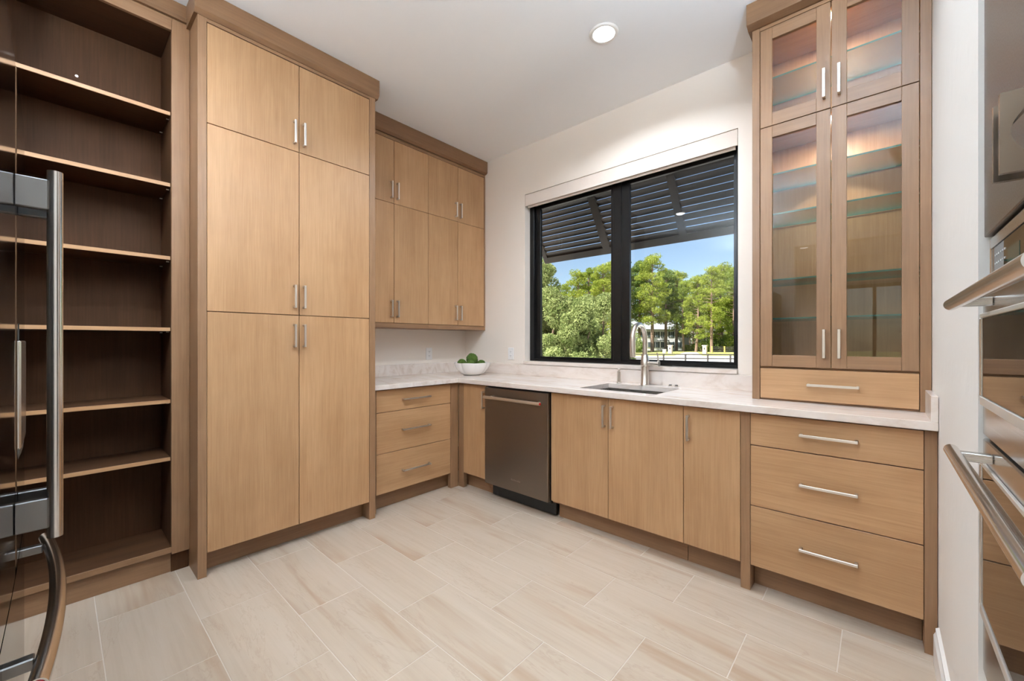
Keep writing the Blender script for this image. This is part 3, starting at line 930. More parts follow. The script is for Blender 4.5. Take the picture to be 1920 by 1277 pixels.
# ------------------------------------------------------------------ glass display cabinet
YT = -0.378
t = thing('display_cabinet', (3.105, -0.19, 0.9145), 'tall wooden display cabinet with lit glass doors standing on the counter', 'cabinet')
X0, X1 = 2.764, 3.4445
zb0 = 0.9145
box('side_panel', X0, X0 + 0.02, YT + 0.021, -0.0225, zb0, 2.90, WS['z'], t)
box('side_panel', X1 - 0.02, X1, YT + 0.021, -0.0225, zb0, 2.90, WS['z'], t)
box('back_panel', X0 + 0.0205, X1 - 0.0205, -0.034, -0.0235, zb0, 2.90, WV['z'], t)
box('stile', X0, 2.7995, YT, YT + 0.0205, zb0, 2.903, WS['z'], t)
box('stile', 3.409, X1, YT, YT + 0.0205, zb0, 2.903, WS['z'], t)
box('top_rail', 2.80, 3.4085, YT, YT + 0.0205, 2.885, 2.903, WS['x'], t)
box('bottom_rail', 2.80, 3.4085, YT + 0.012, YT + 0.0205, zb0, 0.9225, WS['x'], t)
for z0_, z1_ in ((2.868, 2.886), (2.353, 2.371), (1.082, 1.10)):
    box('divider', X0 + 0.0205, X1 - 0.0205, YT + 0.0215, -0.0345, z0_, z1_, WV['x'], t)
d = box('drawer', 2.8021, 3.4066, YT + 0.0005, YT + 0.0205, 0.9245, 1.0815, WV['x'], t)
pull(d, (3.107, YT + 0.0005, 1.006), 0.20, 'x', '-y')
def glass_door(x0, x1, z0, z1, gx0, gx1, gz0, gz1, hx, hz):
    d = thing('glass_door', ((x0 + x1) / 2, YT + 0.01, (z0 + z1) / 2), None, None)
    del_keys = [k for k in ('label', 'category', 'group') if k in d.keys()]
    for k in del_keys: del d[k]
    d.parent = t; d.location = WORLD_LOC[d.name] - WORLD_LOC[t.name]
    ya, yb = YT + 0.0005, YT + 0.0205
    box('door_stile', x0, gx0, ya, yb, z0, z1, WS['z'], d)
    box('door_stile', gx1, x1, ya, yb, z0, z1, WS['z'], d)
    box('door_rail', gx0 + 0.0002, gx1 - 0.0002, ya, yb, z0, gz0, WS['x'], d)
    box('door_rail', gx0 + 0.0002, gx1 - 0.0002, ya, yb, gz1, z1, WS['x'], d)
    box('pane', gx0 - 0.003, gx1 + 0.003, YT + 0.010, YT + 0.014, gz0 - 0.003, gz1 + 0.003, M['door_glass'], d, 0)
    pull(d, (hx, ya, hz), 0.14, 'z', '-y')
xs_ = 3.102
for z0_, z1_, gz0, gz1, hz in ((1.092, 2.3600, 1.152, 2.300, 1.212), (2.3638, 2.8825, 2.430, 2.820, 2.483)):
    glass_door(2.8021, xs_ - 0.0016, z0_, z1_, 2.856, 3.044, gz0, gz1, 3.075, hz)
    glass_door(xs_ + 0.0016, 3.4066, z0_, z1_, 3.161, 3.351, gz0, gz1, 3.133, hz)
def glass_shelf(z):
    bm = bmesh.new()
    x0, x1, y0, y1 = X0 + 0.022, X1 - 0.022, -0.335, -0.040
    vs = add_box(bm, x0, x1, y0, y1, z - 0.008, z, 0)
    bm.faces.ensure_lookup_table()
    for f_ in bm.faces:
        if abs(f_.normal.z) < 0.5: f_.material_index = 1
    bm.normal_update()
    for f_ in bm.faces:
        f_.material_index = 0 if abs(f_.normal.z) > 0.5 else 1
    mk('glass_shelf', bm, [M['shelf_glass'], M['glass_edge']], t)
    for x in (X0 + 0.0205, X1 - 0.0205):
        for y in (-0.29, -0.085):
            b2 = bmesh.new(); s_ = 1 if x < 3.1 else -1
            add_cyl(b2, (x, y, z - 0.0125), (x + s_ * 0.014, y, z - 0.0125), 0.004, seg=10)
            mk('shelf_pin', b2, M['nickel'], t)
for z in (2.638, 2.121, 1.907, 1.556, 1.349): glass_shelf(z)
bm = bmesh.new()
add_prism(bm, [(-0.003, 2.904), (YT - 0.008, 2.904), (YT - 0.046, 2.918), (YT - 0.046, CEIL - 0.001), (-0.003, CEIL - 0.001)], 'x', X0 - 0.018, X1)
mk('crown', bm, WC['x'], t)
for z in (2.868, 2.353):
    for x in (3.10,):
        bm = bmesh.new(); add_lathe(bm, [(0.032, z - 0.0005), (0.032, z - 0.007), (0.028, z - 0.009), (0.026, z - 0.007)], x, -0.300, 24)
        pk = mk('puck_light', bm, M['nickel'], t, True)
        bm = bmesh.new(); add_lathe(bm, [(0.0255, z - 0.004), (0.0255, z - 0.0078), (0.02, z - 0.0085)], x, -0.300, 24)
        mk('puck_lens', bm, M['puck'], pk, True)
        ld = bpy.data.lights.new('puck_lamp', 'AREA'); ld.shape = 'DISK'; ld.size = 0.05; ld.energy = 7.0; ld.color = (0.98, 0.95, 0.88)
        lo = bpy.data.objects.new('puck_lamp', ld); COL.objects.link(lo); lo.parent = t
        lo.location = Vector((x, -0.300, z - 0.012)) - WORLD_LOC[t.name]

# ------------------------------------------------------------------ wall ovens in the niche
XO = 3.466
OA, OB = -1.490, -2.254
t = thing('wall_oven', (3.55, -1.87, 0.47), 'double wall oven with steel bar handles set in the right wall', 'oven')
box('body', XO + 0.004, 3.71, OB + 0.02, OA - 0.02, 0.475, 1.445, M['black'], t)
box('side_trim', XO - 0.004, XO + 0.020, OA - 0.008, OA, 0.475, 1.452, M['steel_z'], t)
box('side_trim', XO - 0.004, XO + 0.020, OB, OB + 0.008, 0.475, 1.452, M['steel_z'], t)
box('top_trim', XO - 0.004, XO + 0.020, OB + 0.008, OA - 0.008, 1.430, 1.452, M['steel_y'], t)
pn = box('control_panel', XO - 0.001, XO + 0.020, OB + 0.0085, OA - 0.0085, 1.336, 1.4295, M['oven_glass'], t)
for r in range(4):
    for c in range(3):
        for off in (0.0, 0.055):
            y = OA - 0.045 - c * 0.017 - off
            box('key_mark', XO - 0.0018, XO - 0.0012, y - 0.0045, y + 0.0045, 1.354 + r * 0.018, 1.3575 + r * 0.018, M['print'], pn, 0)
box('display', XO - 0.0016, XO - 0.0011, OA - 0.25, OA - 0.16, 1.365, 1.405, M['display'], pn, 0)
def oven_door(z0, z1, gz0, gz1, hz):
    d = box('door', XO - 0.014, XO + 0.016, OB + 0.0005, OA - 0.0005, z0, z1, M['steel_y'], t, 0.003)
    box('door_glass', XO - 0.0175, XO - 0.0145, OB + 0.03, OA - 0.014, gz0, gz1, M['oven_glass'], d, 0.001)
    for za, zb in ((gz0 - 0.020, gz0 - 0.0005), (gz1 + 0.0005, gz1 + 0.010)):
        box('glass_trim', XO - 0.020, XO - 0.0145, OB + 0.02, OA - 0.010, za, zb, M['satin'], d)
    box('glass_trim', XO - 0.020, XO - 0.0145, OA - 0.0135, OA - 0.008, gz0, gz1, M['steel_z'], d)
    bm = bmesh.new()
    hx = XO - 0.068
    add_cyl(bm, (hx, OA - 0.055, hz), (hx, OB + 0.020, hz), 0.0125, seg=28)
    mk('handle', bm, M['bar_steel'], d, True)
    for y in (OA - 0.11, OB + 0.11):
        box('handle_bracket', hx + 0.006, XO - 0.0145, y - 0.012, y + 0.012, hz - 0.009, hz + 0.009, M['steel_x'], d)
oven_door(1.012, 1.332, 1.100, 1.275, 1.306)
oven_door(0.478, 1.004, 0.630, 0.945, 0.978)
# steel double doors above the ovens
t = thing('steel_cabinet', (3.55, -1.87, 1.456), 'steel-fronted cabinet with two doors and square loop pulls above the wall ovens', 'cabinet')
box('body', XO + 0.004, 3.71, OB + 0.006, OA - 0.006, 1.456, 2.455, M['black'], t)
ymid = -1.862
for a, b_, yp in ((ymid + 0.0015, OA - 0.001, ymid + 0.024), (OB + 0.001, ymid - 0.0015, ymid - 0.026)):
    d = box('door', XO - 0.012, XO + 0.0035, a, b_, 1.458, 2.455, M['dark_steel'], t, 0.002)
    bm = bmesh.new()
    # square plate standing off the door with a curved finger hole
    z0_, z1_, xo, xi = 1.490, 1.618, XO - 0.046, XO - 0.0125
    n = 14
    out = [(xi, z0_), (xo, z0_), (xo, z1_), (xi, z1_)]
    hole = [(xi, z1_ - 0.02)] + [(xi - 0.022 * math.sin(math.pi * k / n), z1_ - 0.02 - (z1_ - z0_ - 0.04) * k / n) for k in range(1, n)] + [(xi, z0_ + 0.02)]
    poly = [(xi, z0_), (xo, z0_), (xo, z1_), (xi, z1_)] + hole
    add_prism(bm, poly, 'y', yp - 0.005, yp + 0.005)
    mk('loop_pull', bm, M['pull_steel'], d)

# ------------------------------------------------------------------ refrigerator
t = thing('refrigerator', (1.95, -3.32, 0), 'black stainless french-door refrigerator with a bottom freezer drawer at the left edge', 'refrigerator')
FRX0, FRX1, FRY = 1.495, 2.405, -2.9545
box('body', FRX0 + 0.006, FRX1 - 0.006, -3.665, FRY - 0.062, 0.03, 1.785, plain('dark_grey_side', srgb(60, 60, 62), 0.45), t, 0.004)
box('base_grille', FRX0 + 0.02, FRX1 - 0.02, -3.60, FRY - 0.07, 0.0, 0.029, M['black'], t)
def bowed_panel(name, x0, x1, z0, z1, bow, parent):
    """front panel with softly rounded vertical edges and a slight outward bow"""
    bm = bmesh.new(); n = 24; pts = []
    for k in range(n + 1):
        u = k / n; e = min(u, 1 - u) * (x1 - x0)
        rd = 0.006
        drop = rd - math.sqrt(max(0.0, rd * rd - (rd - e) ** 2)) if e < rd else 0.0
        xm = (x0 + (x1 - x0) * u - 1.95) / 0.455
        pts.append((x0 + (x1 - x0) * u, FRY - bow * xm * xm - drop))
    poly = pts + [(x1, FRY - 0.060), (x0, FRY - 0.060)]
    add_prism(bm, poly, 'z', z0, z1)
    return mk(name, bm, M['fridge'], parent, True)
dl = bowed_panel('door', FRX0, 1.9485, 0.745, 1.80, 0.004, t)
dr = bowed_panel('door', 1.9515, FRX1, 0.745, 1.80, 0.004, t)
fz = bowed_panel('freezer_drawer', FRX0, FRX1, 0.07, 0.738, 0.004, t)
HY = CAM.y - 0.003
def bar_handle(d, x):
    bm = bmesh.new()
    add_cyl(bm, (x, HY, 0.816), (x, HY, 1.577), 0.0118, seg=32)
    mk('handle', bm, M['bar_steel'], d, True)
    for za, zb in ((1.494, 1.556), (0.838, 0.900)):
        box('handle_bracket', x - 0.009, x + 0.009, FRY - 0.0005, HY - 0.009, za, zb, M['fridge_panel'], d, 0.002)
bar_handle(dl, 1.905)
bar_handle(dr, 1.995)
bm = bmesh.new()
pts = []; n = 28
for k in range(n + 1):
    u = -1 + 2 * k / n
    pts.append((1.95 + 0.362 * u, HY + 0.004 - 0.022 * u * u, 0.69))
add_tube(bm, pts, 0.0128, 24)
mk('handle', bm, M['bar_steel'], fz, True)
for x in (1.67, 2.23):
    box('handle_bracket', x - 0.010, x + 0.010, FRY - 0.004, HY - 0.022, 0.680, 0.700, M['fridge_panel'], fz, 0.002)
for x0_, x1_ in ((1.5858, 1.5879), (2.3121, 2.3142)):
    bm = bmesh.new(); add_cyl(bm, (x0_, HY - 0.018, 0.69), (x1_, HY - 0.018, 0.69), 0.0095, seg=20)
    mk('red_end_cap', bm, M['red'], fz)
dp = box('dispenser', 1.660, 1.872, FRY - 0.004, FRY + 0.004, 0.985, 1.225, M['steel_z'], dl, 0.003)
box('dispenser_display', 1.662, 1.870, FRY - 0.001, FRY + 0.0012, 1.226, 1.262, M['oven_glass'], dl, 0)
bm = bmesh.new()
add_prism(bm, [(FRY - 0.003, 0.984), (FRY + 0.0015, 0.984), (FRY - 0.0008, 0.955), (FRY - 0.003, 0.955)], 'x', 1.660, 1.872)
mk('drip_tray', bm, M['fridge_panel'], dl)

# ------------------------------------------------------------------ outside: shutter
SH = thing('bahama_shutter', (1.6, 0.2, 2.80), 'dark slatted awning shutter propped open outside the window', 'shutter')
HB = Vector((0, 0.205, 2.80)); HE = Vector((0, 0.700, 2.085))      # hinge line and lower edge (y, z)
sd = (HE - HB).normalized(); sn = Vector((0, -sd.z, sd.y))
SLEN = (HE - HB).length
SX_0, SX_1 = 0.545, 2.90
def plank(name, x0, x1, s0, s1, th, mat, parent, tilt=0.0):
    """board lying in the shutter plane from s0 to s1 down the slope"""
    bm = bmesh.new()
    add_box(bm, x0, x1, -(s1 - s0) / 2, (s1 - s0) / 2, -th / 2, th / 2, 0)
    c = HB + sd * ((s0 + s1) / 2)
    ang = math.atan2(sd.z, sd.y) + tilt
    rot = Matrix.Rotation(ang, 4, 'X')
    bmesh.ops.transform(bm, matrix=Matrix.Translation((0, c.y, c.z)) @ rot, verts=bm.verts)
    return mk(name, bm, mat, parent)
STW = 0.055
stiles = [(SX_0, SX_0 + STW), (1.275, 1.275 + 0.075), (2.005, 2.005 + 0.060), (SX_1 - STW, SX_1)]
for a, b_ in stiles: plank('shutter_stile', a, b_, 0.0, SLEN, 0.032, M['shutter'], SH)
for a, b_ in zip(stiles[:-1], stiles[1:]):
    plank('shutter_rail', a[1], b_[0], 0.0, 0.06, 0.030, M['shutter'], SH)
    plank('shutter_rail', a[1], b_[0], SLEN - 0.065, SLEN, 0.030, M['shutter'], SH)
    n = 13; p = (SLEN - 0.125) / n
    for k in range(n):
        s = 0.06 + p * (k + 0.5)
        plank('slat', a[1], b_[0], s - 0.030, s + 0.030, 0.008, M['shutter'], SH, math.radians(25))

# ------------------------------------------------------------------ outside: ground
GZ = -1.0
def ground(name, poly, z, mat, kind='structure', label=None, cat=None):
    bm = bmesh.new()
    add_prism(bm, poly, 'z', z - 0.3, z)
    o = mk(name, bm, mat)
    o['kind'] = kind
    return o
lawn_m = plain('dry_lawn', srgb(150, 150, 84), 0.95, bump=0.3, bscale=6, vary=0.25)
road_m = plain('pale_concrete', srgb(196, 192, 188), 0.9, vary=0.06)
ground('lawn', [(-260, -120), (160, -120), (160, 260), (-260, 260)], GZ, lawn_m)
def at(px, depth, z=GZ):
    """ground point by bearing (pixel column of the photo) and distance along the view axis"""
    a = (px - 959.9) / 766.69; yw = math.radians(41.9565)
    d = Vector((-math.sin(yw) + a * math.cos(yw), math.cos(yw) + a * math.sin(yw), 0))
    p = CAM + d * depth
    return Vector((p.x, p.y, z))
P_ = [at(700, 30), at(1700, 30), at(1700, 63), at(700, 63)]
ground('road', [(p.x, p.y) for p in P_], GZ + 0.02, road_m)
ground('bounce_yard', [(-14, -40), (22, -40), (22, 22), (-14, 22)], GZ + 0.015, plain('bounce_gravel', srgb(222, 218, 210), 0.95, vary=0.08))  # unseen pale ground added to bounce sunlight in through the windows
P_ = [at(1262, 62), at(1318, 62), at(1306, 84), at(1284, 84)]
ground('driveway', [(p.x, p.y) for p in P_], GZ + 0.04, road_m)

# ------------------------------------------------------------------ outside: fences, pillars, mailboxes
fence_m = plain('dark_fence_paint', srgb(58, 54, 50), 0.8)
def bar(bm, p, q, w, h):
    """box beam of width w and height h between two points"""
    p, q = Vector(p), Vector(q); d = (q - p); L_ = d.length; d.normalize()
    s = Vector((-d.y, d.x, 0)).normalized() * (w / 2); u = Vector((0, 0, h / 2))
    v = [bm.verts.new(c) for c in (p - s - u, p + s - u, p + s + u, p - s + u, q - s - u, q + s - u, q + s + u, q - s + u)]
    for f in ((0, 1, 2, 3), (7, 6, 5, 4), (0, 4, 5, 1), (1, 5, 6, 2), (2, 6, 7, 3), (3, 7, 4, 0)): bm.faces.new([v[i] for i in f])
    bmesh.ops.recalc_face_normals(bm, faces=bm.faces)
def fence(a, b, n, h, rails, label, post_m, rail_m, pw=0.11, rh=0.09):
    a, b = Vector(a), Vector(b)
    t = thing('rail_fence', (a + b) / 2, label, 'fence')
    pts = [a.lerp(b, k / n) for k in range(n + 1)]
    for p in pts:
        bm = bmesh.new(); bar(bm, p + Vector((0, -pw / 2, h / 2)), p + Vector((0, pw / 2, h / 2)), pw, h); mk('post', bm, post_m, t)
    for k in range(n):
        for z in rails:
            bm = bmesh.new(); bar(bm, pts[k] + Vector((0, 0, z)), pts[k + 1] + Vector((0, 0, z)), 0.04, rh); mk('rail', bm, rail_m, t)
fence(at(1125, 36.6), at(1594, 33.2), 11, 1.17, (1.12, 0.78, 0.44), 'dark wooden rail fence along the near side of the road', fence_m, fence_m)
fence(at(1335, 78), at(1408, 74), 3, 1.36, (1.22, 0.92, 0.62, 0.32), 'rail fence with yellow posts right of the driveway pillars', plain('yellow_post', srgb(222, 176, 84), 0.7), fence_m, 0.2)
pil_m = plain('cream_stucco', srgb(226, 206, 186), 0.85, vary=0.05)
for px, d, lab in ((1256.9, 78, 'cream stucco gate pillar left of the driveway'), (1321.5, 76, 'cream stucco gate pillar right of the driveway')):
    p = at(px, d)
    t = thing('gate_pillar', p, lab, 'pillar', 'gate pillars at the driveway')
    box('shaft', p.x - 0.33, p.x + 0.33, p.y - 0.33, p.y + 0.33, GZ, GZ + 1.42, pil_m, t)
    box('cap', p.x - 0.42, p.x + 0.42, p.y - 0.42, p.y + 0.42, GZ + 1.421, GZ + 1.58, pil_m, t, 0.02)
    box('plaque', p.x - 0.1, p.x + 0.1, p.y - 0.36, p.y - 0.331, GZ + 0.75, GZ + 1.15, fence_m, t, 0)
p = at(1246, 79)
t = thing('utility_box', p, 'white utility box beside the left gate pillar', 'box')
box('cabinet_shell', p.x - 0.28, p.x + 0.28, p.y - 0.25, p.y + 0.25, GZ, GZ + 0.68, M['trim'], t, 0.02)
box('lid', p.x - 0.31, p.x + 0.31, p.y - 0.28, p.y + 0.28, GZ + 0.681, GZ + 0.76, M['trim'], t, 0.02)

# ------------------------------------------------------------------ outside: white house
HA, HBp = at(1196, 104), at(1279, 106)
hx = (HBp - HA); HW = hx.length; hx.normalize(); hy = Vector((-hx.y, hx.x, 0))      # hy points away from the camera
house = thing('house', (HA + HBp) / 2, 'white two-storey house with dark shutters behind the pines', 'house')
side_m = plain('white_siding', srgb(236, 236, 236), 0.7, vary=0.02)
roof_m = plain('grey_roof', srgb(150, 152, 158), 0.8, vary=0.08)
pane_m = plain('dark_house_pane', srgb(96, 108, 112), 0.15)
shut_m = plain('dark_green_shutter', srgb(44, 56, 58), 0.6)
def hb(name, u0, u1, v0, v1, z0, z1, mat, par):
    bm = bmesh.new()
    v = [bm.verts.new(HA + hx * u + hy * w + Vector((0, 0, z))) for z in (z0, z1) for u, w in ((u0, v0), (u1, v0), (u1, v1), (u0, v1))]
    for f in ((0, 3, 2, 1), (4, 5, 6, 7), (0, 1, 5, 4), (1, 2, 6, 5), (2, 3, 7, 6), (3, 0, 4, 7)): bm.faces.new([v[i] for i in f])
    return mk(name, bm, mat, par)
hb('wall', 0, HW, 0, 8, 0, 5.4, side_m, house)
hb('wing', HW, HW + 3.2, 2.0, 8, 0, 4.6, plain('grey_siding', srgb(196, 196, 200), 0.7), house)
bm = bmesh.new()
v = [bm.verts.new(HA + hx * u + hy * w + Vector((0, 0, z))) for u, w, z in ((-0.5, -0.5, 5.4), (HW + 0.5, -0.5, 5.4), (HW + 0.5, 8.5, 5.4), (-0.5, 8.5, 5.4), (-0.5, 4, 7.4), (HW + 0.5, 4, 7.4))]
for f in ((0, 1, 5, 4), (2, 3, 4, 5), (0, 4, 3), (1, 2, 5), (0, 3, 2, 1)): bm.faces.new([v[i] for i in f])
mk('roof', bm, roof_m, house)
nw = 6
for r, z0_ in enumerate((0.7, 3.3)):
    for k in range(nw):
        c = HW * (k + 0.5) / nw
        wd = hb('window', c - 0.42, c + 0.42, -0.06, -0.005, z0_, z0_ + 1.5, M['trim'], house)
        hb('pane', c - 0.34, c + 0.34, -0.09, -0.0605, z0_ + 0.08, z0_ + 1.42, pane_m, wd)
        for s_ in (-1, 1):
            cc = c + s_ * 0.62
            hb('house_shutter', cc - 0.17, cc + 0.17, -0.06, -0.005, z0_, z0_ + 1.5, shut_m, wd)
po = hb('porch_roof', HW * 0.42, HW * 0.62, -1.8, -0.1, 2.45, 2.65, roof_m, house)
for u in (0.43, 0.61): hb('porch_post', HW * u - 0.09, HW * u + 0.09, -1.75, -1.57, 0, 2.45, M['trim'], house)

# ------------------------------------------------------------------ outside: trees
bark_m = plain('pine_bark', srgb(126, 104, 88), 0.95, bump=0.5, bscale=8, vary=0.25)
pine_ms = [leaf_mat('pine_needles_a', srgb(96, 116, 42), srgb(186, 194, 92), 0.6),
           leaf_mat('pine_needles_b', srgb(86, 108, 46), srgb(170, 184, 84), 0.6),
           leaf_mat('pine_needles_c', srgb(72, 96, 50), srgb(142, 160, 84), 0.6)]
oak_m = leaf_mat('broadleaf_foliage', srgb(94, 114, 58), srgb(186, 194, 132), 1.6)

def leaf_mesh(name, centres, size, mat, jitter=1.0, flat=0.35):
    n = len(centres)
    d1 = rng.normal(size=(n, 3)); d1 /= np.linalg.norm(d1, axis=1)[:, None]
    d2 = rng.normal(size=(n, 3)); d2 -= (d2 * d1).sum(1)[:, None] * d1; d2 /= np.linalg.norm(d2, axis=1)[:, None]
    s = size * rng.uniform(0.6, 1.3, size=(n, 1))
    a = d1 * s; b = d2 * s * flat
    v = np.stack([centres - a, centres + b, centres + a, centres - b], 1).reshape(-1, 3)
    me = bpy.data.meshes.new(name)
    me.vertices.add(4 * n); me.vertices.foreach_set('co', v.ravel().astype(np.float32))
    me.loops.add(4 * n); me.loops.foreach_set('vertex_index', np.arange(4 * n, dtype=np.int32))
    me.polygons.add(n); me.polygons.foreach_set('loop_start', np.arange(0, 4 * n, 4, dtype=np.int32))
    me.update(); me.validate()
    me.materials.append(mat)
    return me

def blob_points(blobs, density):
    out = []
    for c, r, n in blobs:
        k = int(n * density)
        d = rng.normal(size=(k, 3)); d /= np.linalg.norm(d, axis=1)[:, None]
        rad = rng.uniform(0.45, 1.0, size=(k, 1)) ** 0.6
        out.append(np.array(c) + d * rad * np.array(r))
    return np.concatenate(out)

PINES = []
def pine_proto(h, crown_from, spread, mat, lean):
    """trunk, boughs and needle tufts of one pine, standing at the origin"""
    bm = bmesh.new()
    pts = []; m_ = 9
    for k in range(m_ + 1):
        u = k / m_
        pts.append((lean * math.sin(2.2 * u), lean * 0.6 * math.sin(3 * u), h * 0.97 * u))
    add_tube(bm, pts, [0.34 * (1 - 0.8 * k / m_) + 0.02 for k in range(m_ + 1)], 8)
    blobs = []
    z = crown_from
    while z < h - 0.4:
        u = (z - crown_from) / (h - crown_from)
        reach = spread * (0.55 + 0.75 * math.sin(math.pi * min(1, 0.18 + 0.80 * u)) ** 1.0) * (1 - 0.45 * u)
        for q in range(3):
            an = random.uniform(0, 6.28); rr = reach * random.uniform(0.45, 1.0)
            tx = lean * math.sin(2.2 * z / h); ty = lean * 0.6 * math.sin(3 * z / h)
            e = (tx + rr * math.cos(an), ty + rr * math.sin(an), z + random.uniform(0.1, 0.9))
            add_tube(bm, [(tx, ty, z - 0.2), ((tx + e[0]) / 2, (ty + e[1]) / 2, z + 0.1), e], [0.075, 0.05, 0.02], 5)
            blobs.append((e, (random.uniform(0.9, 1.6), random.uniform(0.9, 1.6), random.uniform(0.45, 0.85)), 210))
        z += random.uniform(0.55, 0.95)
    blobs.append(((lean * math.sin(2.2), lean * 0.6 * math.sin(3), h - 0.4), (0.9, 0.9, 0.9), 200))
    tm = bpy.data.meshes.new('trunk'); bm.to_mesh(tm); bm.free(); tm.materials.append(bark_m); smooth(tm, 60)
    lm = leaf_mesh('needles', blob_points(blobs, 1.0), 0.23, mat, flat=0.24)
    return tm, lm
for i in range(5):
    PINES.append(pine_proto(18.0, (5.5, 4.2, 6.5, 3.6, 7.5)[i], (2.9, 3.4, 2.6, 3.2, 2.5)[i], pine_ms[i % 3], random.uniform(-0.5, 0.5)))

def pine(px, depth, top_px, proto, label, group='pines beyond the road'):
    p = at(px, depth)
    h = CAM.z - GZ + (640.8 - top_px) * depth / 766.69
    s = h / 18.0
    t = thing('pine_tree', p, label, 'tree', group)
    tm, lm = PINES[proto]
    sx = max(0.75, min(1.25, s * 1.0))
    for nm, me in (('trunk', tm), ('needles', lm)):
        o = bpy.data.objects.new(nm, me); COL.objects.link(o); o.parent = t
        if nm == 'needles': o['kind'] = 'stuff'
        o.scale = (sx, sx, s); o.rotation_euler = (0, 0, random.uniform(0, 6.28))
    t.children[1].rotation_euler = t.children[0].rotation_euler
    return t
pine(1223, 92, 484, 0, 'tallest pine with a bare straight trunk right of the window mullion')
pine(1198, 96, 492, 2, 'pine beside the mullion just left of the tallest pine')
pine(1248, 98, 508, 2, 'pine with a thinning top just right of the tallest pine')
pine(1268, 100, 512, 3, 'pine standing behind the left gate pillar')
pine(1282, 93, 532, 4, 'low yellow-green pine directly above the driveway')
pine(1305, 90, 522, 3, 'bushy pine with a forked dark trunk at the driveway end')
pine(1334, 86, 508, 0, 'pine with a pale leaning trunk right of the right gate pillar')
pine(1356, 96, 500, 3, 'tall full pine near the right window jamb')
pine(1376, 92, 506, 1, 'pine cut off by the right window jamb')
BG = 'pine in the dense back row of the woods behind the house'
for px, d, tp, k in ((1180, 112, 505, 2), (1212, 118, 500, 4), (1236, 116, 512, 2), (1258, 120, 518, 4), (1292, 116, 528, 1), (1318, 118, 520, 2), (1345, 116, 510, 4), (1366, 118, 504, 2), (1392, 110, 500, 3), (1410, 112, 500, 0),
                     (1322, 104, 560, 3), (1350, 104, 562, 1), (1300, 108, 565, 1)):
    pine(px, d, tp, k, BG, 'back row of pines')
BG2 = 'pine top showing above the big broadleaf trees in the left window'
for px, d, tp, k in ((1084, 86, 512, 3), (1104, 92, 506, 1), (1128, 84, 502, 3), (1146, 90, 494, 0), (1062, 92, 535, 1), (1160, 96, 492, 2), (1115, 100, 520, 4), (1040, 96, 540, 3)):
    pine(px, d, tp, k, BG2, 'pines behind the broadleaf trees')

BG3 = 'pine of the wood line continuing past the edges of the window view'
for px, d, tp, k in ((1432, 96, 505, 1), (1455, 104, 500, 3), (1480, 96, 508, 0), (1508, 102, 500, 1), (1540, 98, 510, 3), (1575, 100, 505, 0), (1610, 96, 505, 1), (1010, 90, 520, 1), (975, 96, 515, 3), (935, 92, 520, 1)):
    pine(px, d, tp, k, BG3, 'pines past the window edges')

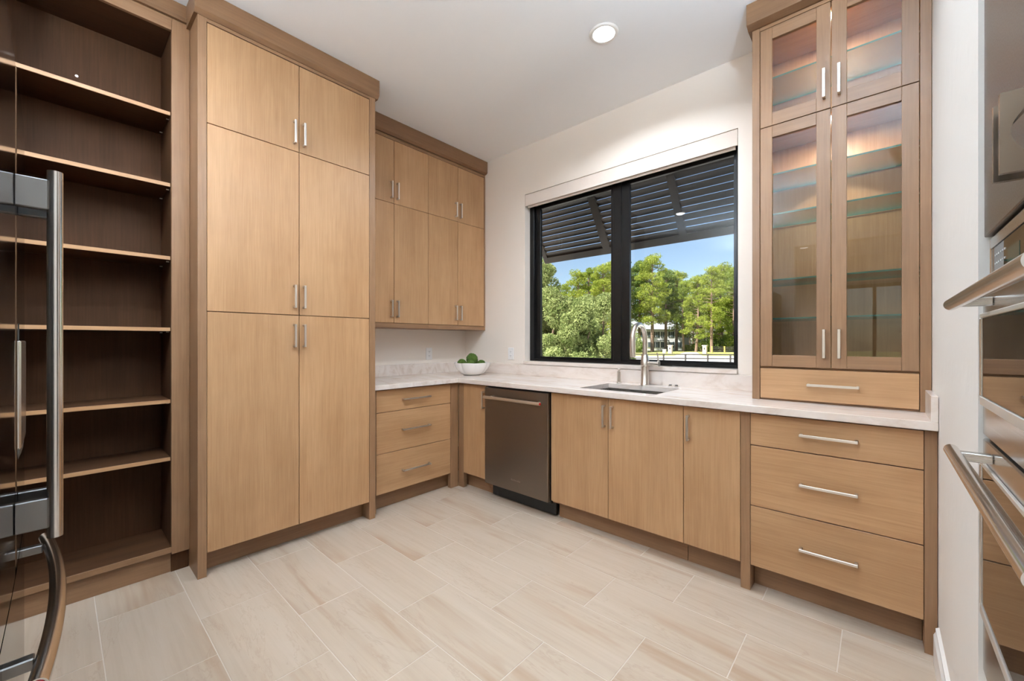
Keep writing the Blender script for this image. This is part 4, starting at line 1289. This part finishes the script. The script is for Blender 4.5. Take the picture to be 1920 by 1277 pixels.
def broadleaf(px, depth, top_px, width, label, seed, n_blob=60, leaf=0.062):
    random.seed(seed)
    p = at(px, depth)
    h = CAM.z - GZ + (640.8 - top_px) * depth / 766.69
    t = thing('broadleaf_tree', p, label, 'tree', 'broadleaf trees close to the window')
    bm = bmesh.new(); blobs = []
    for st in range(4):
        an = 1.57 * st + random.uniform(-0.4, 0.4)
        e = Vector((width * 0.3 * math.cos(an), width * 0.3 * math.sin(an), h * random.uniform(0.6, 0.85)))
        add_tube(bm, [(0.12 * math.cos(an), 0.12 * math.sin(an), 0), (e.x * 0.4, e.y * 0.4, e.z * 0.45), e], [0.11, 0.07, 0.02], 7)
    bmesh.ops.translate(bm, verts=bm.verts, vec=p)
    mk('stems', bm, bark_m, t, True)
    for k in range(n_blob):
        u = random.random(); z = h * (0.06 + 0.86 * u)
        rr = width * 0.5 * (0.75 + 0.35 * math.sin(math.pi * u)) * (1 - 0.55 * max(0, u - 0.55) / 0.45)
        an = random.uniform(0, 6.28); q = rr * math.sqrt(random.uniform(0.1, 1))
        sz = width * random.uniform(0.09, 0.17)
        blobs.append(((q * math.cos(an), q * math.sin(an), z), (sz, sz, sz * random.uniform(0.7, 1.3)), 1100))
    me = leaf_mesh('foliage', blob_points(blobs, 1.0), leaf, oak_m, flat=0.42)
    o = bpy.data.objects.new('foliage', me); COL.objects.link(o); o.parent = t; o['kind'] = 'stuff'
    return t
broadleaf(1022, 20, 486, 3.6, 'tall pale green broadleaf tree at the left side of the left pane', 3)
broadleaf(1075, 19, 560, 3.4, 'rounded green broadleaf shrub filling the middle of the left pane', 4)
broadleaf(1124, 23, 548, 3.6, 'green broadleaf tree filling the right side of the left pane', 5)
broadleaf(985, 22, 520, 3.6, 'green broadleaf tree at the outer left edge of the window view', 6)
# undergrowth along the woods
def bush(px, depth, r, label, seed):
    random.seed(seed)
    p = at(px, depth)
    t = thing('bush', p, label, 'bush', 'bushes at the foot of the woods')
    bl = [((random.uniform(-r, r) * 0.8, random.uniform(-r, r) * 0.8, r * random.uniform(0.3, 0.8)), (r * 0.5, r * 0.5, r * 0.5), 220) for _ in range(9)]
    me = leaf_mesh('foliage', blob_points(bl, 1.0), 0.22, pine_ms[seed % 3])
    o = bpy.data.objects.new('foliage', me); COL.objects.link(o); o.parent = t; o['kind'] = 'stuff'
    bm = bmesh.new()
    for k in range(3):
        add_tube(bm, [(0.1 * k, 0, 0), (0.3 * (k - 1), 0.2 * k, r * 0.6)], 0.05, 5)
    bmesh.ops.translate(bm, verts=bm.verts, vec=p)
    mk('stems', bm, bark_m, t)
for i, (px, d, r) in enumerate(((1186, 84, 2.2), (1290, 98, 1.2), (1314, 92, 2.0), (1338, 94, 2.6), (1356, 92, 3.0), (1372, 94, 3.4), (1388, 90, 3.2), (1345, 106, 3.6), (1325, 108, 3.6), (1365, 108, 4.0))):
    bush(px, d, r, 'leafy green bush at the foot of the pine woods', 20 + i)
